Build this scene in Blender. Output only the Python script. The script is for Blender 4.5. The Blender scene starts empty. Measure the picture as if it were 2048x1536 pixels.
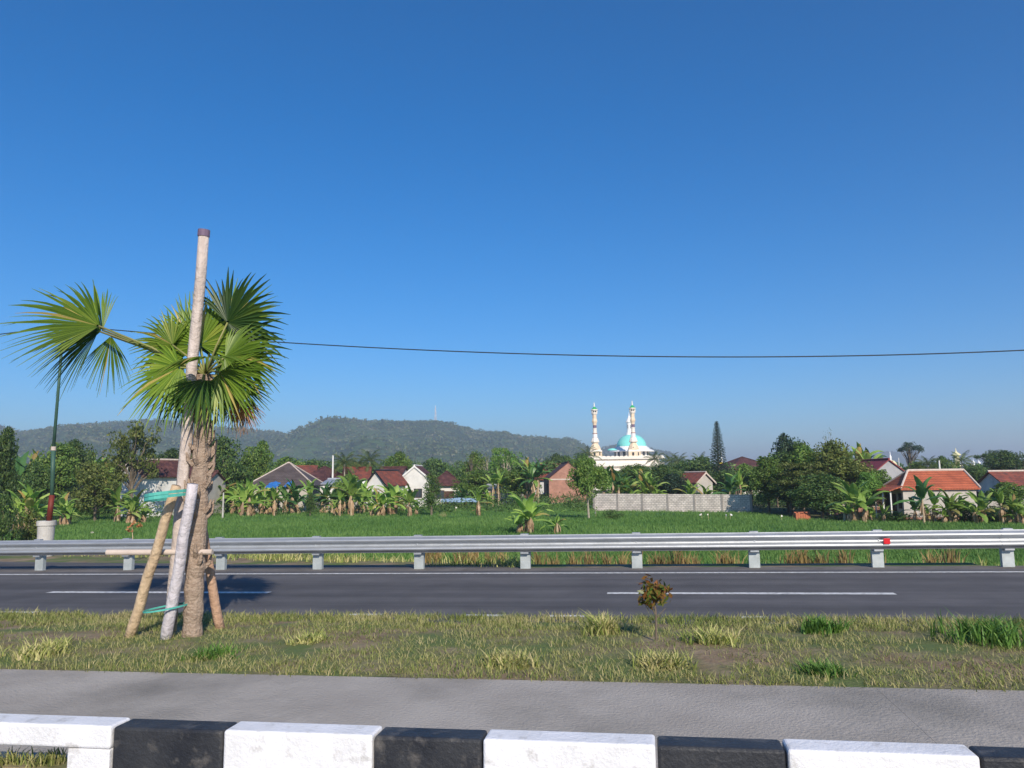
import bpy, bmesh, math, random
import numpy as np
from mathutils import Vector, Matrix, noise
C = bpy.context; S = C.scene
COL = S.collection
PI = math.pi
R = math.radians

# ---------------------------------------------------------------- camera
F = 1536.0
PITCH = math.atan(194 / F); ROLL = math.atan(0.0122)
CAMZ = 1.63
fw = Vector((0, math.cos(PITCH), math.sin(PITCH)))
r0 = Vector((1, 0, 0)); u0 = Vector((0, -math.sin(PITCH), math.cos(PITCH)))
rt = r0 * math.cos(ROLL) - u0 * math.sin(ROLL)
up = u0 * math.cos(ROLL) + r0 * math.sin(ROLL)
CAM = Vector((0, 0, CAMZ))
cd = bpy.data.cameras.new('camera'); co = bpy.data.objects.new('camera', cd); COL.objects.link(co)
co.matrix_world = Matrix(((rt.x, up.x, -fw.x, 0), (rt.y, up.y, -fw.y, 0), (rt.z, up.z, -fw.z, CAMZ), (0, 0, 0, 1)))
cd.sensor_width = 36; cd.lens = 27; cd.clip_start = 0.05; cd.clip_end = 20000
S.camera = co

# ---------------------------------------------------------------- world and sun
SUN_EL = R(31); SUN_AZ = math.atan2(0.30, -1.0)     # compass bearing of the sun: behind the camera, a little to its right
w = bpy.data.worlds.new('World'); S.world = w; w.use_nodes = True
nt = w.node_tree; bg = nt.nodes['Background']
sky = nt.nodes.new('ShaderNodeTexSky'); sky.sky_type = 'NISHITA'; sky.sun_disc = False
sky.sun_elevation = SUN_EL; sky.sun_rotation = SUN_AZ
sky.air_density = 1.0; sky.dust_density = 0.2; sky.ozone_density = 8.0
hs_ = nt.nodes.new('ShaderNodeHueSaturation'); hs_.inputs['Saturation'].default_value = 1.24
nt.links.new(sky.outputs[0], hs_.inputs['Color']); nt.links.new(hs_.outputs[0], bg.inputs[0]); bg.inputs[1].default_value = 0.122
sd = bpy.data.lights.new('sun', 'SUN'); so = bpy.data.objects.new('sun', sd); COL.objects.link(so)
sd.energy = 5.0; sd.angle = R(0.5); sd.color = (1.0, 0.90, 0.76)
sdir = Vector((math.sin(SUN_AZ) * math.cos(SUN_EL), math.cos(SUN_AZ) * math.cos(SUN_EL), math.sin(SUN_EL)))
so.rotation_euler = sdir.to_track_quat('Z', 'Y').to_euler()
S.view_settings.view_transform = 'Standard'; S.view_settings.look = 'None'
S.view_settings.exposure = 0.16; S.view_settings.gamma = 1.0
S.cycles.volume_bounces = 1
S.cycles.max_bounces = 6
S.cycles.volume_step_rate = 10

# ---------------------------------------------------------------- geometry of the place
def ray(px, py):
    return fw * F + rt * (px - 1024) + up * (768 - py)
_v = -ray(-7946, 1170)
_h = math.hypot(_v.x, _v.y)
RH = Vector((_v.x / _h, _v.y / _h)); GR = _v.z / _h           # heading and gradient of the road
NH = Vector((-RH.y, RH.x))
def road(s, p, z=0.0):                                         # road coordinates -> world
    return Vector((s * RH.x + p * NH.x, s * RH.y + p * NH.y, z + GR * s))
def sp(x, y): return x * RH.x + y * RH.y, x * NH.x + y * NH.y
def on_road(px, py, z=0.0):                                    # (s,p) where the sight line meets the road plane raised by z
    d = ray(px, py); ds, dp = sp(d.x, d.y)
    t = (z - CAMZ) / (d.z - GR * ds)
    return ds * t, dp * t
def at_p(px, py, p):                                           # (s,zrel) on the vertical plane at distance p
    d = ray(px, py); ds, dp = sp(d.x, d.y); t = p / dp
    return ds * t, CAMZ + d.z * t - GR * ds * t
PZ = -2.0
def on_field(px, py, z=PZ):
    d = ray(px, py); t = (z - CAMZ) / d.z
    return Vector((d.x * t, d.y * t, z))
def at(px, py, Y):
    d = ray(px, py); t = Y / d.y
    return Vector((d.x * t, Y, CAMZ + d.z * t))
def ss(a, b, x):
    t = min(1, max(0, (x - a) / (b - a))); return t * t * (3 - 2 * t)
P_GUARD = on_road(1024, 1139)[1]
P_EDGE = P_GUARD + 0.28
S0 = on_road(1060, 1136)[0]
def edge_p(s):
    return P_EDGE + min(3.4, max(0.0, (S0 - s) * 0.24))
def gz(x, y):
    s, p = sp(x, y)
    a = edge_p(s); wd = 6 + 17 * ss(-9, -16, s)
    k = ss(a, a + wd, p)
    roadz = GR * max(-60, min(60, s))
    n = 0
    if p > a + 1: n = 0.10 * noise.noise(Vector((x * .3, y * .3, 0))) * ss(a + 1, a + 4, p) * (1 - k)
    return roadz * (1 - k) + PZ * k + n - 0.02 * (1 - k)

# ---------------------------------------------------------------- helpers
def tag(o, label=None, cat=None, group=None, kind=None):
    if label: o['label'] = label
    if cat: o['category'] = cat
    if group: o['group'] = group
    if kind: o['kind'] = kind
    return o
def empty(name, loc=(0, 0, 0), rz=0, label=None, cat=None, group=None, scale=None):
    o = bpy.data.objects.new(name, None); COL.objects.link(o)
    o.location = loc; o.rotation_euler = (0, 0, rz); o.empty_display_size = .3
    if scale: o.scale = scale
    return tag(o, label, cat, group)
def link(name, me, mat=None, parent=None):
    o = bpy.data.objects.new(name, me); COL.objects.link(o)
    if parent: o.parent = parent
    if mat:
        if not me.materials: me.materials.append(mat)
        if me.materials[0] != mat:
            o.material_slots[0].link = 'OBJECT'; o.material_slots[0].material = mat
    return o
class MB:
    def __init__(s): s.v = []; s.f = []
    def add(s, vs, fs):
        b = len(s.v); s.v += [tuple(v) for v in vs]; s.f += [tuple(b + i for i in f) for f in fs]; return s
    def box(s, x0, x1, y0, y1, z0, z1, xf=None):
        vs = [Vector(v) for v in ((x0,y0,z0),(x1,y0,z0),(x1,y1,z0),(x0,y1,z0),(x0,y0,z1),(x1,y0,z1),(x1,y1,z1),(x0,y1,z1))]
        if xf: vs = [xf(v) for v in vs]
        return s.add(vs, [(0,3,2,1),(4,5,6,7),(0,1,5,4),(1,2,6,5),(2,3,7,6),(3,0,4,7)])
    def tube(s, pts, rad, n=8, cap=True):
        pts = [Vector(p) for p in pts]
        if not isinstance(rad, (list, tuple)): rad = [rad] * len(pts)
        vs = []; fs = []
        for i, p in enumerate(pts):
            d = (pts[min(i + 1, len(pts) - 1)] - pts[max(i - 1, 0)]).normalized()
            a = d.cross(Vector((0, 1, 0.02)))
            if a.length < .1: a = d.cross(Vector((1, 0, 0)))
            a.normalize(); b = d.cross(a)
            for k in range(n):
                t = 2 * PI * k / n
                vs.append(p + (a * math.cos(t) + b * math.sin(t)) * rad[i])
        for i in range(len(pts) - 1):
            for k in range(n):
                fs.append((i*n+k, i*n+(k+1) % n, (i+1)*n+(k+1) % n, (i+1)*n+k))
        if cap: fs.append(tuple(range(n))[::-1]); fs.append(tuple((len(pts)-1)*n+k for k in range(n)))
        return s.add(vs, fs)
    def lathe(s, prof, n=16, cx=0, cy=0, rot=0):
        vs = []; fs = []
        for r, z in prof:
            for k in range(n):
                t = 2 * PI * k / n + rot; vs.append((cx + r * math.cos(t), cy + r * math.sin(t), z))
        for i in range(len(prof) - 1):
            for k in range(n): fs.append((i*n+k, i*n+(k+1) % n, (i+1)*n+(k+1) % n, (i+1)*n+k))
        fs.append(tuple(range(n))[::-1]); fs.append(tuple((len(prof)-1)*n+k for k in range(n)))
        return s.add(vs, fs)
    def extr(s, poly, x0, x1, f):                # closed 2D profile swept; f(u,v,x)->point
        n = len(poly); vs = [f(u, v, x0) for u, v in poly] + [f(u, v, x1) for u, v in poly]
        fs = [(i, (i+1) % n, n + (i+1) % n, n + i) for i in range(n)] + [tuple(range(n))[::-1], tuple(range(n, 2*n))]
        return s.add(vs, fs)
    def mesh(s, name, smooth=False, bevel=0):
        me = bpy.data.meshes.new(name); me.from_pydata(s.v, [], s.f)
        bm = bmesh.new(); bm.from_mesh(me); bmesh.ops.recalc_face_normals(bm, faces=bm.faces)
        if bevel: bmesh.ops.bevel(bm, geom=list(bm.edges), offset=bevel, segments=3, profile=.5, affect='EDGES')
        bm.to_mesh(me); bm.free()
        if smooth:
            for p in me.polygons: p.use_smooth = True
        return me
    def build(s, name, mat, parent=None, smooth=False, bevel=0):
        me = s.mesh(name, smooth, bevel); return link(name, me, mat, parent)
def npmesh(name, V, Fq):                         # V (n,3), Fq (m,4) quads
    me = bpy.data.meshes.new(name); V = np.asarray(V, np.float32); Fq = np.asarray(Fq, np.int32)
    me.vertices.add(len(V)); me.vertices.foreach_set('co', V.ravel())
    k = Fq.shape[1]
    me.loops.add(Fq.size); me.loops.foreach_set('vertex_index', Fq.ravel())
    me.polygons.add(len(Fq)); me.polygons.foreach_set('loop_start', np.arange(0, Fq.size, k, dtype=np.int32))
    me.update(calc_edges=True); me.validate(); return me

# ---------------------------------------------------------------- materials
def nodes_of(name):
    m = bpy.data.materials.new(name); m.use_nodes = True
    return m, m.node_tree, m.node_tree.nodes['Principled BSDF']
def N(t, typ, **k):
    n = t.nodes.new(typ)
    for a, b in k.items(): setattr(n, a, b)
    return n
def ramp(t, stops, fac):
    r = N(t, 'ShaderNodeValToRGB'); e = r.color_ramp.elements
    while len(e) < len(stops): e.new(.5)
    for i, (p, c) in enumerate(stops):
        e[i].position = p; e[i].color = (*c, 1)
    t.links.new(fac, r.inputs[0]); return r.outputs[0]
def mixc(t, fac, a, b, blend='MIX'):
    m = N(t, 'ShaderNodeMix', data_type='RGBA', blend_type=blend)
    for sock, v in ((m.inputs[0], fac), (m.inputs[6], a), (m.inputs[7], b)):
        if hasattr(v, 'is_linked'): t.links.new(v, sock)
        else: sock.default_value = v if isinstance(v, float) else (*v, 1)
    return m.outputs[2]
def nz(t, scale, detail=5, rough=.6, vec=None, world=False, sc=None):
    n = N(t, 'ShaderNodeTexNoise'); n.inputs['Scale'].default_value = scale
    n.inputs['Detail'].default_value = detail; n.inputs['Roughness'].default_value = rough
    if vec is None:
        if world: g = N(t, 'ShaderNodeNewGeometry'); vec = g.outputs['Position']
        else: g = N(t, 'ShaderNodeTexCoord'); vec = g.outputs['Object']
    if sc:
        mp = N(t, 'ShaderNodeMapping'); mp.inputs['Scale'].default_value = sc; t.links.new(vec, mp.inputs[0]); vec = mp.outputs[0]
    t.links.new(vec, n.inputs['Vector']); return n.outputs[0]
def M(name, c1, c2=None, scale=3, rough=.8, bump=0, bscale=30, metal=0, spec=.3, world=False, sc=None, lo=.35, hi=.65, c3=None, scale3=1, lo3=.55, hi3=.7):
    m, t, b = nodes_of(name)
    b.inputs['Roughness'].default_value = rough; b.inputs['Metallic'].default_value = metal
    b.inputs['Specular IOR Level'].default_value = spec
    if c2 is None: c2 = tuple(x * .8 for x in c1)
    c = ramp(t, [(lo, c1), (hi, c2)], nz(t, scale, world=world, sc=sc))
    if c3:
        f = ramp(t, [(lo3, (0,0,0)), (hi3, (1,1,1))], nz(t, scale3, world=world, sc=sc)); c = mixc(t, f, c, c3)
    t.links.new(c, b.inputs[0])
    if bump:
        bp = N(t, 'ShaderNodeBump'); bp.inputs['Strength'].default_value = bump; bp.inputs['Distance'].default_value = .03
        t.links.new(nz(t, bscale, world=world), bp.inputs['Height']); t.links.new(bp.outputs[0], b.inputs['Normal'])
    return m
def foliage(name, cols, transl=.28, nsc=.5, rough=.55, world=False, dry=None):
    m, t, b = nodes_of(name)
    g = N(t, 'ShaderNodeNewGeometry'); oi = N(t, 'ShaderNodeObjectInfo')
    n = nz(t, nsc, 3, world=world)
    ad = N(t, 'ShaderNodeMath', operation='MULTIPLY_ADD'); t.links.new(g.outputs['Random Per Island'], ad.inputs[0])
    ad.inputs[1].default_value = .5; t.links.new(n, ad.inputs[2])
    a2 = N(t, 'ShaderNodeMath', operation='SUBTRACT'); t.links.new(ad.outputs[0], a2.inputs[0]); a2.inputs[1].default_value = .25
    st = [(.15 + .7 * i / (len(cols) - 1), c) for i, c in enumerate(cols)]
    c = ramp(t, st, a2.outputs[0])
    if dry:
        f = ramp(t, [(dry[1], (0,0,0)), (dry[1] + .02, (1,1,1))], g.outputs['Random Per Island']); c = mixc(t, f, c, dry[0])
    hs = N(t, 'ShaderNodeHueSaturation'); mr = N(t, 'ShaderNodeMapRange')
    mr.inputs[3].default_value = .78; mr.inputs[4].default_value = 1.22
    t.links.new(oi.outputs['Random'], mr.inputs[0]); t.links.new(mr.outputs[0], hs.inputs['Value']); t.links.new(c, hs.inputs['Color'])
    c = hs.outputs[0]
    t.links.new(c, b.inputs[0]); b.inputs['Roughness'].default_value = rough; b.inputs['Specular IOR Level'].default_value = .35
    tr = N(t, 'ShaderNodeBsdfTranslucent'); t.links.new(c, tr.inputs[0])
    mx = N(t, 'ShaderNodeMixShader'); mx.inputs[0].default_value = transl
    t.links.new(b.outputs[0], mx.inputs[1]); t.links.new(tr.outputs[0], mx.inputs[2])
    t.links.new(mx.outputs[0], t.nodes['Material Output'].inputs[0]); return m
def wallvec(t):
    g = N(t, 'ShaderNodeTexCoord'); sx = N(t, 'ShaderNodeSeparateXYZ'); t.links.new(g.outputs['Object'], sx.inputs[0])
    a = N(t, 'ShaderNodeMath', operation='ADD'); t.links.new(sx.outputs[0], a.inputs[0]); t.links.new(sx.outputs[1], a.inputs[1])
    cx = N(t, 'ShaderNodeCombineXYZ'); t.links.new(a.outputs[0], cx.inputs[0]); t.links.new(sx.outputs[2], cx.inputs[1]); return cx.outputs[0]
def brick(name, c1, c2, mortar, w_=.22, h_=.075, ms=.012, stain=None):
    m, t, b = nodes_of(name)
    br = N(t, 'ShaderNodeTexBrick'); t.links.new(wallvec(t), br.inputs['Vector'])
    br.inputs['Color1'].default_value = (*c1, 1); br.inputs['Color2'].default_value = (*c2, 1); br.inputs['Mortar'].default_value = (*mortar, 1)
    br.inputs['Scale'].default_value = 1; br.inputs['Mortar Size'].default_value = ms
    br.inputs['Brick Width'].default_value = w_; br.inputs['Row Height'].default_value = h_
    f = ramp(t, [(.4, (.78,.78,.78)), (.65, (1.1,1.1,1.1))], nz(t, 1.2, 6))
    c = mixc(t, 1.0, br.outputs[0], f, 'MULTIPLY')
    if stain: c = mixc(t, ramp(t, [(.5, (0,0,0)), (.62, (1,1,1))], nz(t, .7, 6)), c, stain)
    t.links.new(c, b.inputs[0]); b.inputs['Roughness'].default_value = .9
    bp = N(t, 'ShaderNodeBump'); bp.inputs['Strength'].default_value = .4; bp.inputs['Distance'].default_value = .01
    t.links.new(br.outputs[1], bp.inputs['Height']); bp.invert = True; t.links.new(bp.outputs[0], b.inputs['Normal'])
    return m
def tiles(name, c1, c2, dirt=None):
    m, t, b = nodes_of(name)
    br = N(t, 'ShaderNodeTexBrick'); t.links.new(wallvec(t), br.inputs['Vector'])
    br.inputs['Color1'].default_value = (*c1, 1); br.inputs['Color2'].default_value = (*c2, 1)
    br.inputs['Mortar'].default_value = (*(x * .45 for x in c1), 1)
    br.inputs['Scale'].default_value = 1; br.inputs['Mortar Size'].default_value = .022
    br.inputs['Brick Width'].default_value = .24; br.inputs['Row Height'].default_value = .2
    f = ramp(t, [(.35, (.7,.66,.64)), (.6, (1.05,1.05,1.05))], nz(t, .9, 7))
    c = mixc(t, 1.0, br.outputs[0], f, 'MULTIPLY')
    if dirt: c = mixc(t, ramp(t, [(.5, (0,0,0)), (.6, (1,1,1))], nz(t, 1.6, 7)), c, dirt)
    t.links.new(c, b.inputs[0]); b.inputs['Roughness'].default_value = .8
    bp = N(t, 'ShaderNodeBump'); bp.inputs['Strength'].default_value = .6; bp.inputs['Distance'].default_value = .03; bp.invert = True
    t.links.new(br.outputs[1], bp.inputs['Height']); t.links.new(bp.outputs[0], b.inputs['Normal'])
    return m

m_asphalt = M('asphalt', (.092,.088,.090), (.118,.113,.114), 1.2, .85, .5, 60, world=True, c3=(.125,.12,.118), scale3=.35)
def streaks(m, lo, hi, sc, a, b_):
    t = m.node_tree; b = t.nodes['Principled BSDF']; old = b.inputs[0].links[0].from_socket
    g = N(t, 'ShaderNodeNewGeometry'); mp = N(t, 'ShaderNodeMapping'); mp.inputs['Rotation'].default_value = (0, 0, math.atan2(-RH.y, RH.x)); t.links.new(g.outputs['Position'], mp.inputs[0])
    f = ramp(t, [(lo, (a, a, a)), (hi, (b_, b_, b_))], nz(t, 1, 5, vec=mp.outputs[0], sc=sc)); t.links.new(mixc(t, 1.0, old, f, 'MULTIPLY'), b.inputs[0])
streaks(m_asphalt, .35, .65, (.06, 1.6, 1), .80, 1.22)
m_shoulder = M('shoulder', (.13,.115,.10), (.19,.17,.155), 2, .95, .5, 40, world=True)
m_paint = M('road_paint', (.70,.70,.68), (.36,.355,.34), 14, .7, .3, 60, world=True, lo=.42, hi=.68)
m_concrete = M('pavement_concrete', (.35,.318,.28), (.43,.395,.35), 1.3, .9, .5, 45, world=True, c3=(.22,.205,.18), scale3=.6, lo3=.5, hi3=.72)
m_soil = M('soil', (.20,.14,.085), (.30,.23,.15), 3, .95, .6, 20, world=True, c3=(.11,.15,.045), scale3=.9, lo3=.42, hi3=.58)
m_ground = M('ground', (.05,.09,.025), (.085,.085,.04), .25, .95, .5, 8, world=True, c3=(.20,.14,.085), scale3=.12, lo3=.52, hi3=.66)
m_paddy = M('paddy', (.05,.13,.025), (.07,.17,.035), .08, .9, .8, 5, world=True, c3=(.04,.10,.02), scale3=.3)
m_white = M('white_kerb_paint', (.82,.82,.84), (.70,.70,.71), 4, .55, .25, 50, c3=(.48,.465,.44), scale3=11, lo3=.56, hi3=.74)
m_black = M('black_kerb_paint', (.022,.024,.03), (.04,.042,.047), 5, .5, .3, 50, c3=(.13,.12,.11), scale3=9, lo3=.54, hi3=.74)
m_galv = M('galvanised_steel', (.46,.48,.50), (.38,.40,.42), 6, .54, .12, 20, metal=.6, spec=.5, sc=(.5,1,3))
m_post = M('post_steel', (.50,.54,.54), (.38,.42,.42), 5, .5, .1, 20, metal=.3, spec=.5)
m_red = M('red_reflector', (.65,.02,.03), (.5,.02,.03), 9, .3)
m_bark = M('palm_bark', (.29,.21,.155), (.44,.34,.26), 14, .95, 1, 40, sc=(1,1,3))
m_trunk = M('bark', (.11,.085,.06), (.2,.165,.125), 3, .95, .8, 12)
m_palebark = M('pale_bark', (.42,.37,.29), (.28,.25,.19), 3, .95, .6, 12)
m_bamboo = M('tan_pole', (.66,.50,.33), (.48,.35,.22), 6, .8, .9, 18, sc=(3,3,.4))
m_graypole = M('grey_timber', (.64,.60,.62), (.47,.43,.45), 6, .8, .9, 18, sc=(3,3,.4))
m_brownpole = M('brown_timber', (.54,.35,.24), (.40,.25,.17), 6, .8, .9, 18, sc=(3,3,.4))
m_tallpole = M('weathered_pole', (.64,.55,.49), (.48,.40,.35), 6, .8, .9, 18, sc=(3,3,.4))
m_teal = M('teal_strap', (.10,.46,.38), (.08,.38,.32), 8, .6)
m_cem = M('weathered_concrete', (.55,.53,.49), (.40,.385,.36), 3, .9, .4, 25, c3=(.25,.23,.2), scale3=2)
m_redpaint = M('red_rusty_paint', (.17,.03,.018), (.11,.022,.016), 5, .6)
m_greenpaint = M('green_pole_paint', (.06,.13,.10), (.04,.09,.065), 4, .5)
m_dark = M('dark_opening', (.015,.015,.017), (.025,.025,.03), 3, .4)
m_glass = M('window_glass', (.03,.04,.05), (.05,.06,.07), 2, .15, spec=.6)
m_wood = M('dark_wood', (.10,.05,.03), (.06,.03,.02), 5, .6)
m_wire = M('cable', (.02,.02,.025), (.03,.03,.035), 3, .6)
m_wwall = M('white_plaster', (.74,.72,.68), (.60,.58,.54), .8, .85, .15, 10, c3=(.42,.39,.35), scale3=.5, lo3=.55, hi3=.75)
m_gwall = M('grey_plaster', (.40,.40,.41), (.31,.31,.33), .7, .9, .2, 10, c3=(.62,.62,.62), scale3=.35, lo3=.55, hi3=.68)
m_bwall = M('beige_plaster', (.50,.46,.41), (.40,.37,.33), .8, .9, .2, 10, c3=(.60,.57,.52), scale3=.5)
m_brick = brick('red_brick', (.46,.20,.135), (.38,.155,.105), (.40,.27,.21))
m_block = brick('grey_block', (.80,.72,.64), (.64,.57,.51), (.42,.38,.34), .4, .2, .03)
m_orange = tiles('orange_tiles', (.52,.135,.06), (.44,.105,.045))
m_maroon = tiles('maroon_tiles', (.105,.035,.032), (.08,.028,.026), (.13,.05,.04))
m_rust = tiles('rust_tiles', (.32,.085,.05), (.22,.06,.04), (.12,.045,.035))
m_brownroof = tiles('brown_roof', (.125,.098,.092), (.105,.083,.08))
m_pinkroof = M('pink_sheet', (.30,.055,.065), (.22,.045,.05), 3, .6)
m_trim = M('pale_trim', (.62,.52,.45), (.5,.42,.36), 3, .8)
m_whitetrim = M('white_trim', (.78,.77,.74), (.68,.66,.62), 3, .7)
m_tin = M('tin_sheet', (.45,.48,.52), (.35,.37,.4), 4, .45, metal=.4)
m_blue = M('blue_tarp', (.04,.20,.55), (.03,.13,.38), 3, .5, .5, 5)
m_palewater = M('pale_sheet', (.33,.47,.60), (.25,.37,.5), 2, .5, .4, 6)
m_cream = M('cream_paint', (.80,.64,.46), (.74,.58,.41), .6, .7)
m_mwhite = M('mosque_white', (.86,.80,.72), (.80,.73,.64), .5, .7)
m_purewhite = M('bright_white', (.85,.85,.85), (.78,.78,.78), .5, .6)
m_turq = M('turquoise_dome', (.22,.70,.63), (.25,.74,.67), .4, .45)
m_mgreen = M('green_cap', (.03,.42,.12), (.03,.34,.1), 1, .5)
m_band = M('purple_band', (.15,.10,.16), (.2,.14,.2), 3, .6)
m_bandred = M('red_band', (.35,.14,.10), (.3,.12,.09), 3, .6)
m_yellow = M('yellow_dome', (.75,.55,.05), (.65,.45,.05), 1, .5)
m_paleyellow = M('pale_yellow_dome', (.70,.66,.42), (.62,.58,.36), 1, .5)
m_stone = M('pale_stone', (.55,.5,.42), (.4,.36,.3), 5, .9)

fo_mid = foliage('leaves_mid', [(0.048,0.104,0.018), (0.116,0.215,0.036), (0.246,0.325,0.072)])
fo_dark = foliage('leaves_dark', [(0.027,0.065,0.018), (0.066,0.130,0.031), (0.164,0.227,0.052)])
fo_olive = foliage('leaves_olive', [(0.057,0.092,0.021), (0.127,0.167,0.037), (0.218,0.230,0.057)])
fo_light = foliage('leaves_light', [(0.072,0.168,0.026), (0.132,0.276,0.048), (0.228,0.372,0.078)])
fo_blue = foliage('leaves_blue', [(.018,.045,.026), (.035,.075,.042), (.065,.11,.06)])
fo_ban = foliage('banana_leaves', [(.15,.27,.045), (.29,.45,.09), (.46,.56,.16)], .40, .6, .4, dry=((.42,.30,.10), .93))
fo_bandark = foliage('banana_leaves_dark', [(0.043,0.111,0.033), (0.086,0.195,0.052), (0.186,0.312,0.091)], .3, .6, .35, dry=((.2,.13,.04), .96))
fo_dry = foliage('dry_leaves', [(.30,.19,.11), (.46,.31,.19), (.60,.44,.29)], .2)
fo_coco = foliage('coconut_fronds', [(.045,.09,.02), (.10,.16,.04), (.20,.21,.06)], .25, dry=((.28,.2,.07), .93))
fo_fan = foliage('fan_fronds', [(.09,.17,.018), (.20,.31,.035), (.40,.44,.08)], .38, 1.5, .42, dry=((.50,.40,.12), .93))
fo_fandark = foliage('fan_fronds_dark', [(.02,.06,.014), (.05,.11,.022), (.11,.18,.03)], .3, 1.5, .4)
fo_fandry = foliage('fan_fronds_dry', [(.4,.2,.06), (.5,.22,.1), (.3,.25,.06)], .3, 1.5, .5)
fo_grass = foliage('median_grass', [(.13,.20,.045), (.28,.33,.08), (.50,.47,.19), (.62,.52,.28)], .3, .9, .7, world=True)
fo_rice = foliage('rice_leaves', [(.065,.15,.03), (.12,.235,.05), (.19,.31,.08)], .35, .10, .6, world=True)
fo_wood = foliage('woodland_leaves', [(0.030,0.069,0.020), (0.069,0.131,0.031), (0.138,0.200,0.050)], .2, .09, .6, world=True)
fo_drygrass = foliage('dry_grass', [(.30,.22,.10), (.42,.30,.13), (.25,.24,.07)], .3, 1, .8)
fo_croton = foliage('croton_leaves', [(.05,.12,.02), (.12,.14,.025), (.24,.09,.03), (.20,.13,.03)], .3, 6, .4)

# ---------------------------------------------------------------- setting: ground, roads, field
def sheet(name, mat, pts, kind='structure'):
    me = bpy.data.meshes.new(name); me.from_pydata([tuple(p) for p in pts], [], [tuple(range(len(pts)))])
    return tag(link(name, me, mat), kind=kind)
def strip(name, mat, p0, p1, z, s0=-70, s1=70, n=1, thick=0):
    b = MB(); b.box(s0, s1, p0, p1, z - thick, z, lambda v: road(v.x, v.y, v.z)) if thick else b.add([road(s0,p0,z), road(s1,p0,z), road(s1,p1,z), road(s0,p1,z)], [(0,1,2,3)])
    return tag(b.build(name, mat), kind='structure')
# ground: one sheet, fine near the road, coarse to the horizon
ss_ = sorted(set([-5000,-2500,-1200,-600,-300,-160,-100] + list(np.arange(-70, 71, 1.5)) + [100,160,300,600,1200,2500,5000]))
pp_ = sorted(set([-600,-200,-60,-20,-5,0,5,10] + list(np.arange(12, 48, .8)) + list(np.arange(48, 140, 6)) + [200,400,800,1500,3000,5500]))
V = []
for p in pp_:
    for s in ss_:
        x = s * RH.x + p * NH.x; y = s * RH.y + p * NH.y
        z = gz(x, y) if abs(s) < 4000 else PZ
        V.append((x, y, z))
ns = len(ss_)
Fq = [(j*ns+i, j*ns+i+1, (j+1)*ns+i+1, (j+1)*ns+i) for j in range(len(pp_)-1) for i in range(ns-1)]
tag(link('ground', npmesh('ground', V, Fq), m_ground), kind='structure')

P_LINE = on_road(1024, 1147)[1]
P_MEDF = on_road(1024, 1234, .10)[1]
P_MEDN = on_road(1024, 1357, .16)[1]
P_BAR = at_p(1024, 1457, 3.0)[0] and None
# barrier: top at 0.54 m
P_BB = on_road(1024, 1458, .54)[1]; P_BF = P_BB - .15
print('guard', P_GUARD, 'line', P_LINE, 'median', P_MEDN, P_MEDF, 'barrier', P_BF, P_BB, 'grade', GR)
strip('near_road', m_asphalt, -9, P_BF - .01, 0.004)
strip('far_road', m_asphalt, P_MEDF - .25, P_GUARD + .02 - .25, 0.004)
strip('shoulder', m_shoulder, P_GUARD - .23, P_EDGE, 0.003)
strip('far_edge_line', m_paint, P_LINE - .09, P_LINE + .05, 0.009)
pn = on_road(1024, 1233)[1]
b = MB()
for x0, x1 in ((-260, 40), (690, 760), (930, 1010), (1100, 1170), (1480, 1530), (2080, 2300)):
    a = on_road(x0, 1233)[0]; e_ = on_road(x1, 1233)[0]; b.add([road(a, pn-.05, .009), road(e_, pn-.05, .009), road(e_, pn+.08, .009), road(a, pn+.08, .009)], [(0,1,2,3)])
tag(b.build('near_edge_line', m_paint), kind='structure')
pc = on_road(1024, 1187)[1]
d1 = on_road(105, 1184)[0]; d2 = on_road(550, 1185)[0]; d3 = on_road(1215, 1186)[0]; d4 = on_road(1778, 1187)[0]
b = MB(); per = d3 - d1; ln = ((d2 - d1) + (d4 - d3)) / 2
for k in range(-4, 6):
    a = d1 + k * per
    b.add([road(a, pc-.085, .009), road(a+ln, pc-.085, .009), road(a+ln, pc+.085, .009), road(a, pc+.085, .009)], [(0,1,2,3)])
tag(b.build('lane_dashes', m_paint), kind='structure')
# pavement strip behind the barrier with joints
b = MB(); joint = on_road(1800, 1420, .15)[0]
for k in range(-9, 8):
    a = joint + k * 5.2
    b.box(a + .001, a + 5.199, P_BB + .003, P_MEDN, .0, .15, lambda v: road(v.x, v.y, v.z))
tag(b.build('pavement', m_concrete, bevel=0), kind='structure')
# side road beyond the guardrail on the left, with a verge
def curvestrip(name, mat, fa, fb, z, s0, s1, n=40):
    vs = []; fs = []
    for i in range(n + 1):
        s = s0 + (s1 - s0) * i / n
        vs += [road(s, fa(s), z), road(s, fb(s), z)]
        if i: fs.append((2*i-2, 2*i, 2*i+1, 2*i-1))
    b = MB(); b.add(vs, fs); return tag(b.build(name, mat), kind='structure')
side = lambda s: P_EDGE + min(1.9, max(0.0, (S0 - s) * 0.13))
curvestrip('side_road', m_asphalt, lambda s: P_EDGE + .05, lambda s: side(s) + .05, .0, -60, S0)
curvestrip('verge', m_soil, lambda s: side(s) + .05, lambda s: edge_p(s) + .6, -.004, -60, S0 + 8)
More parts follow.
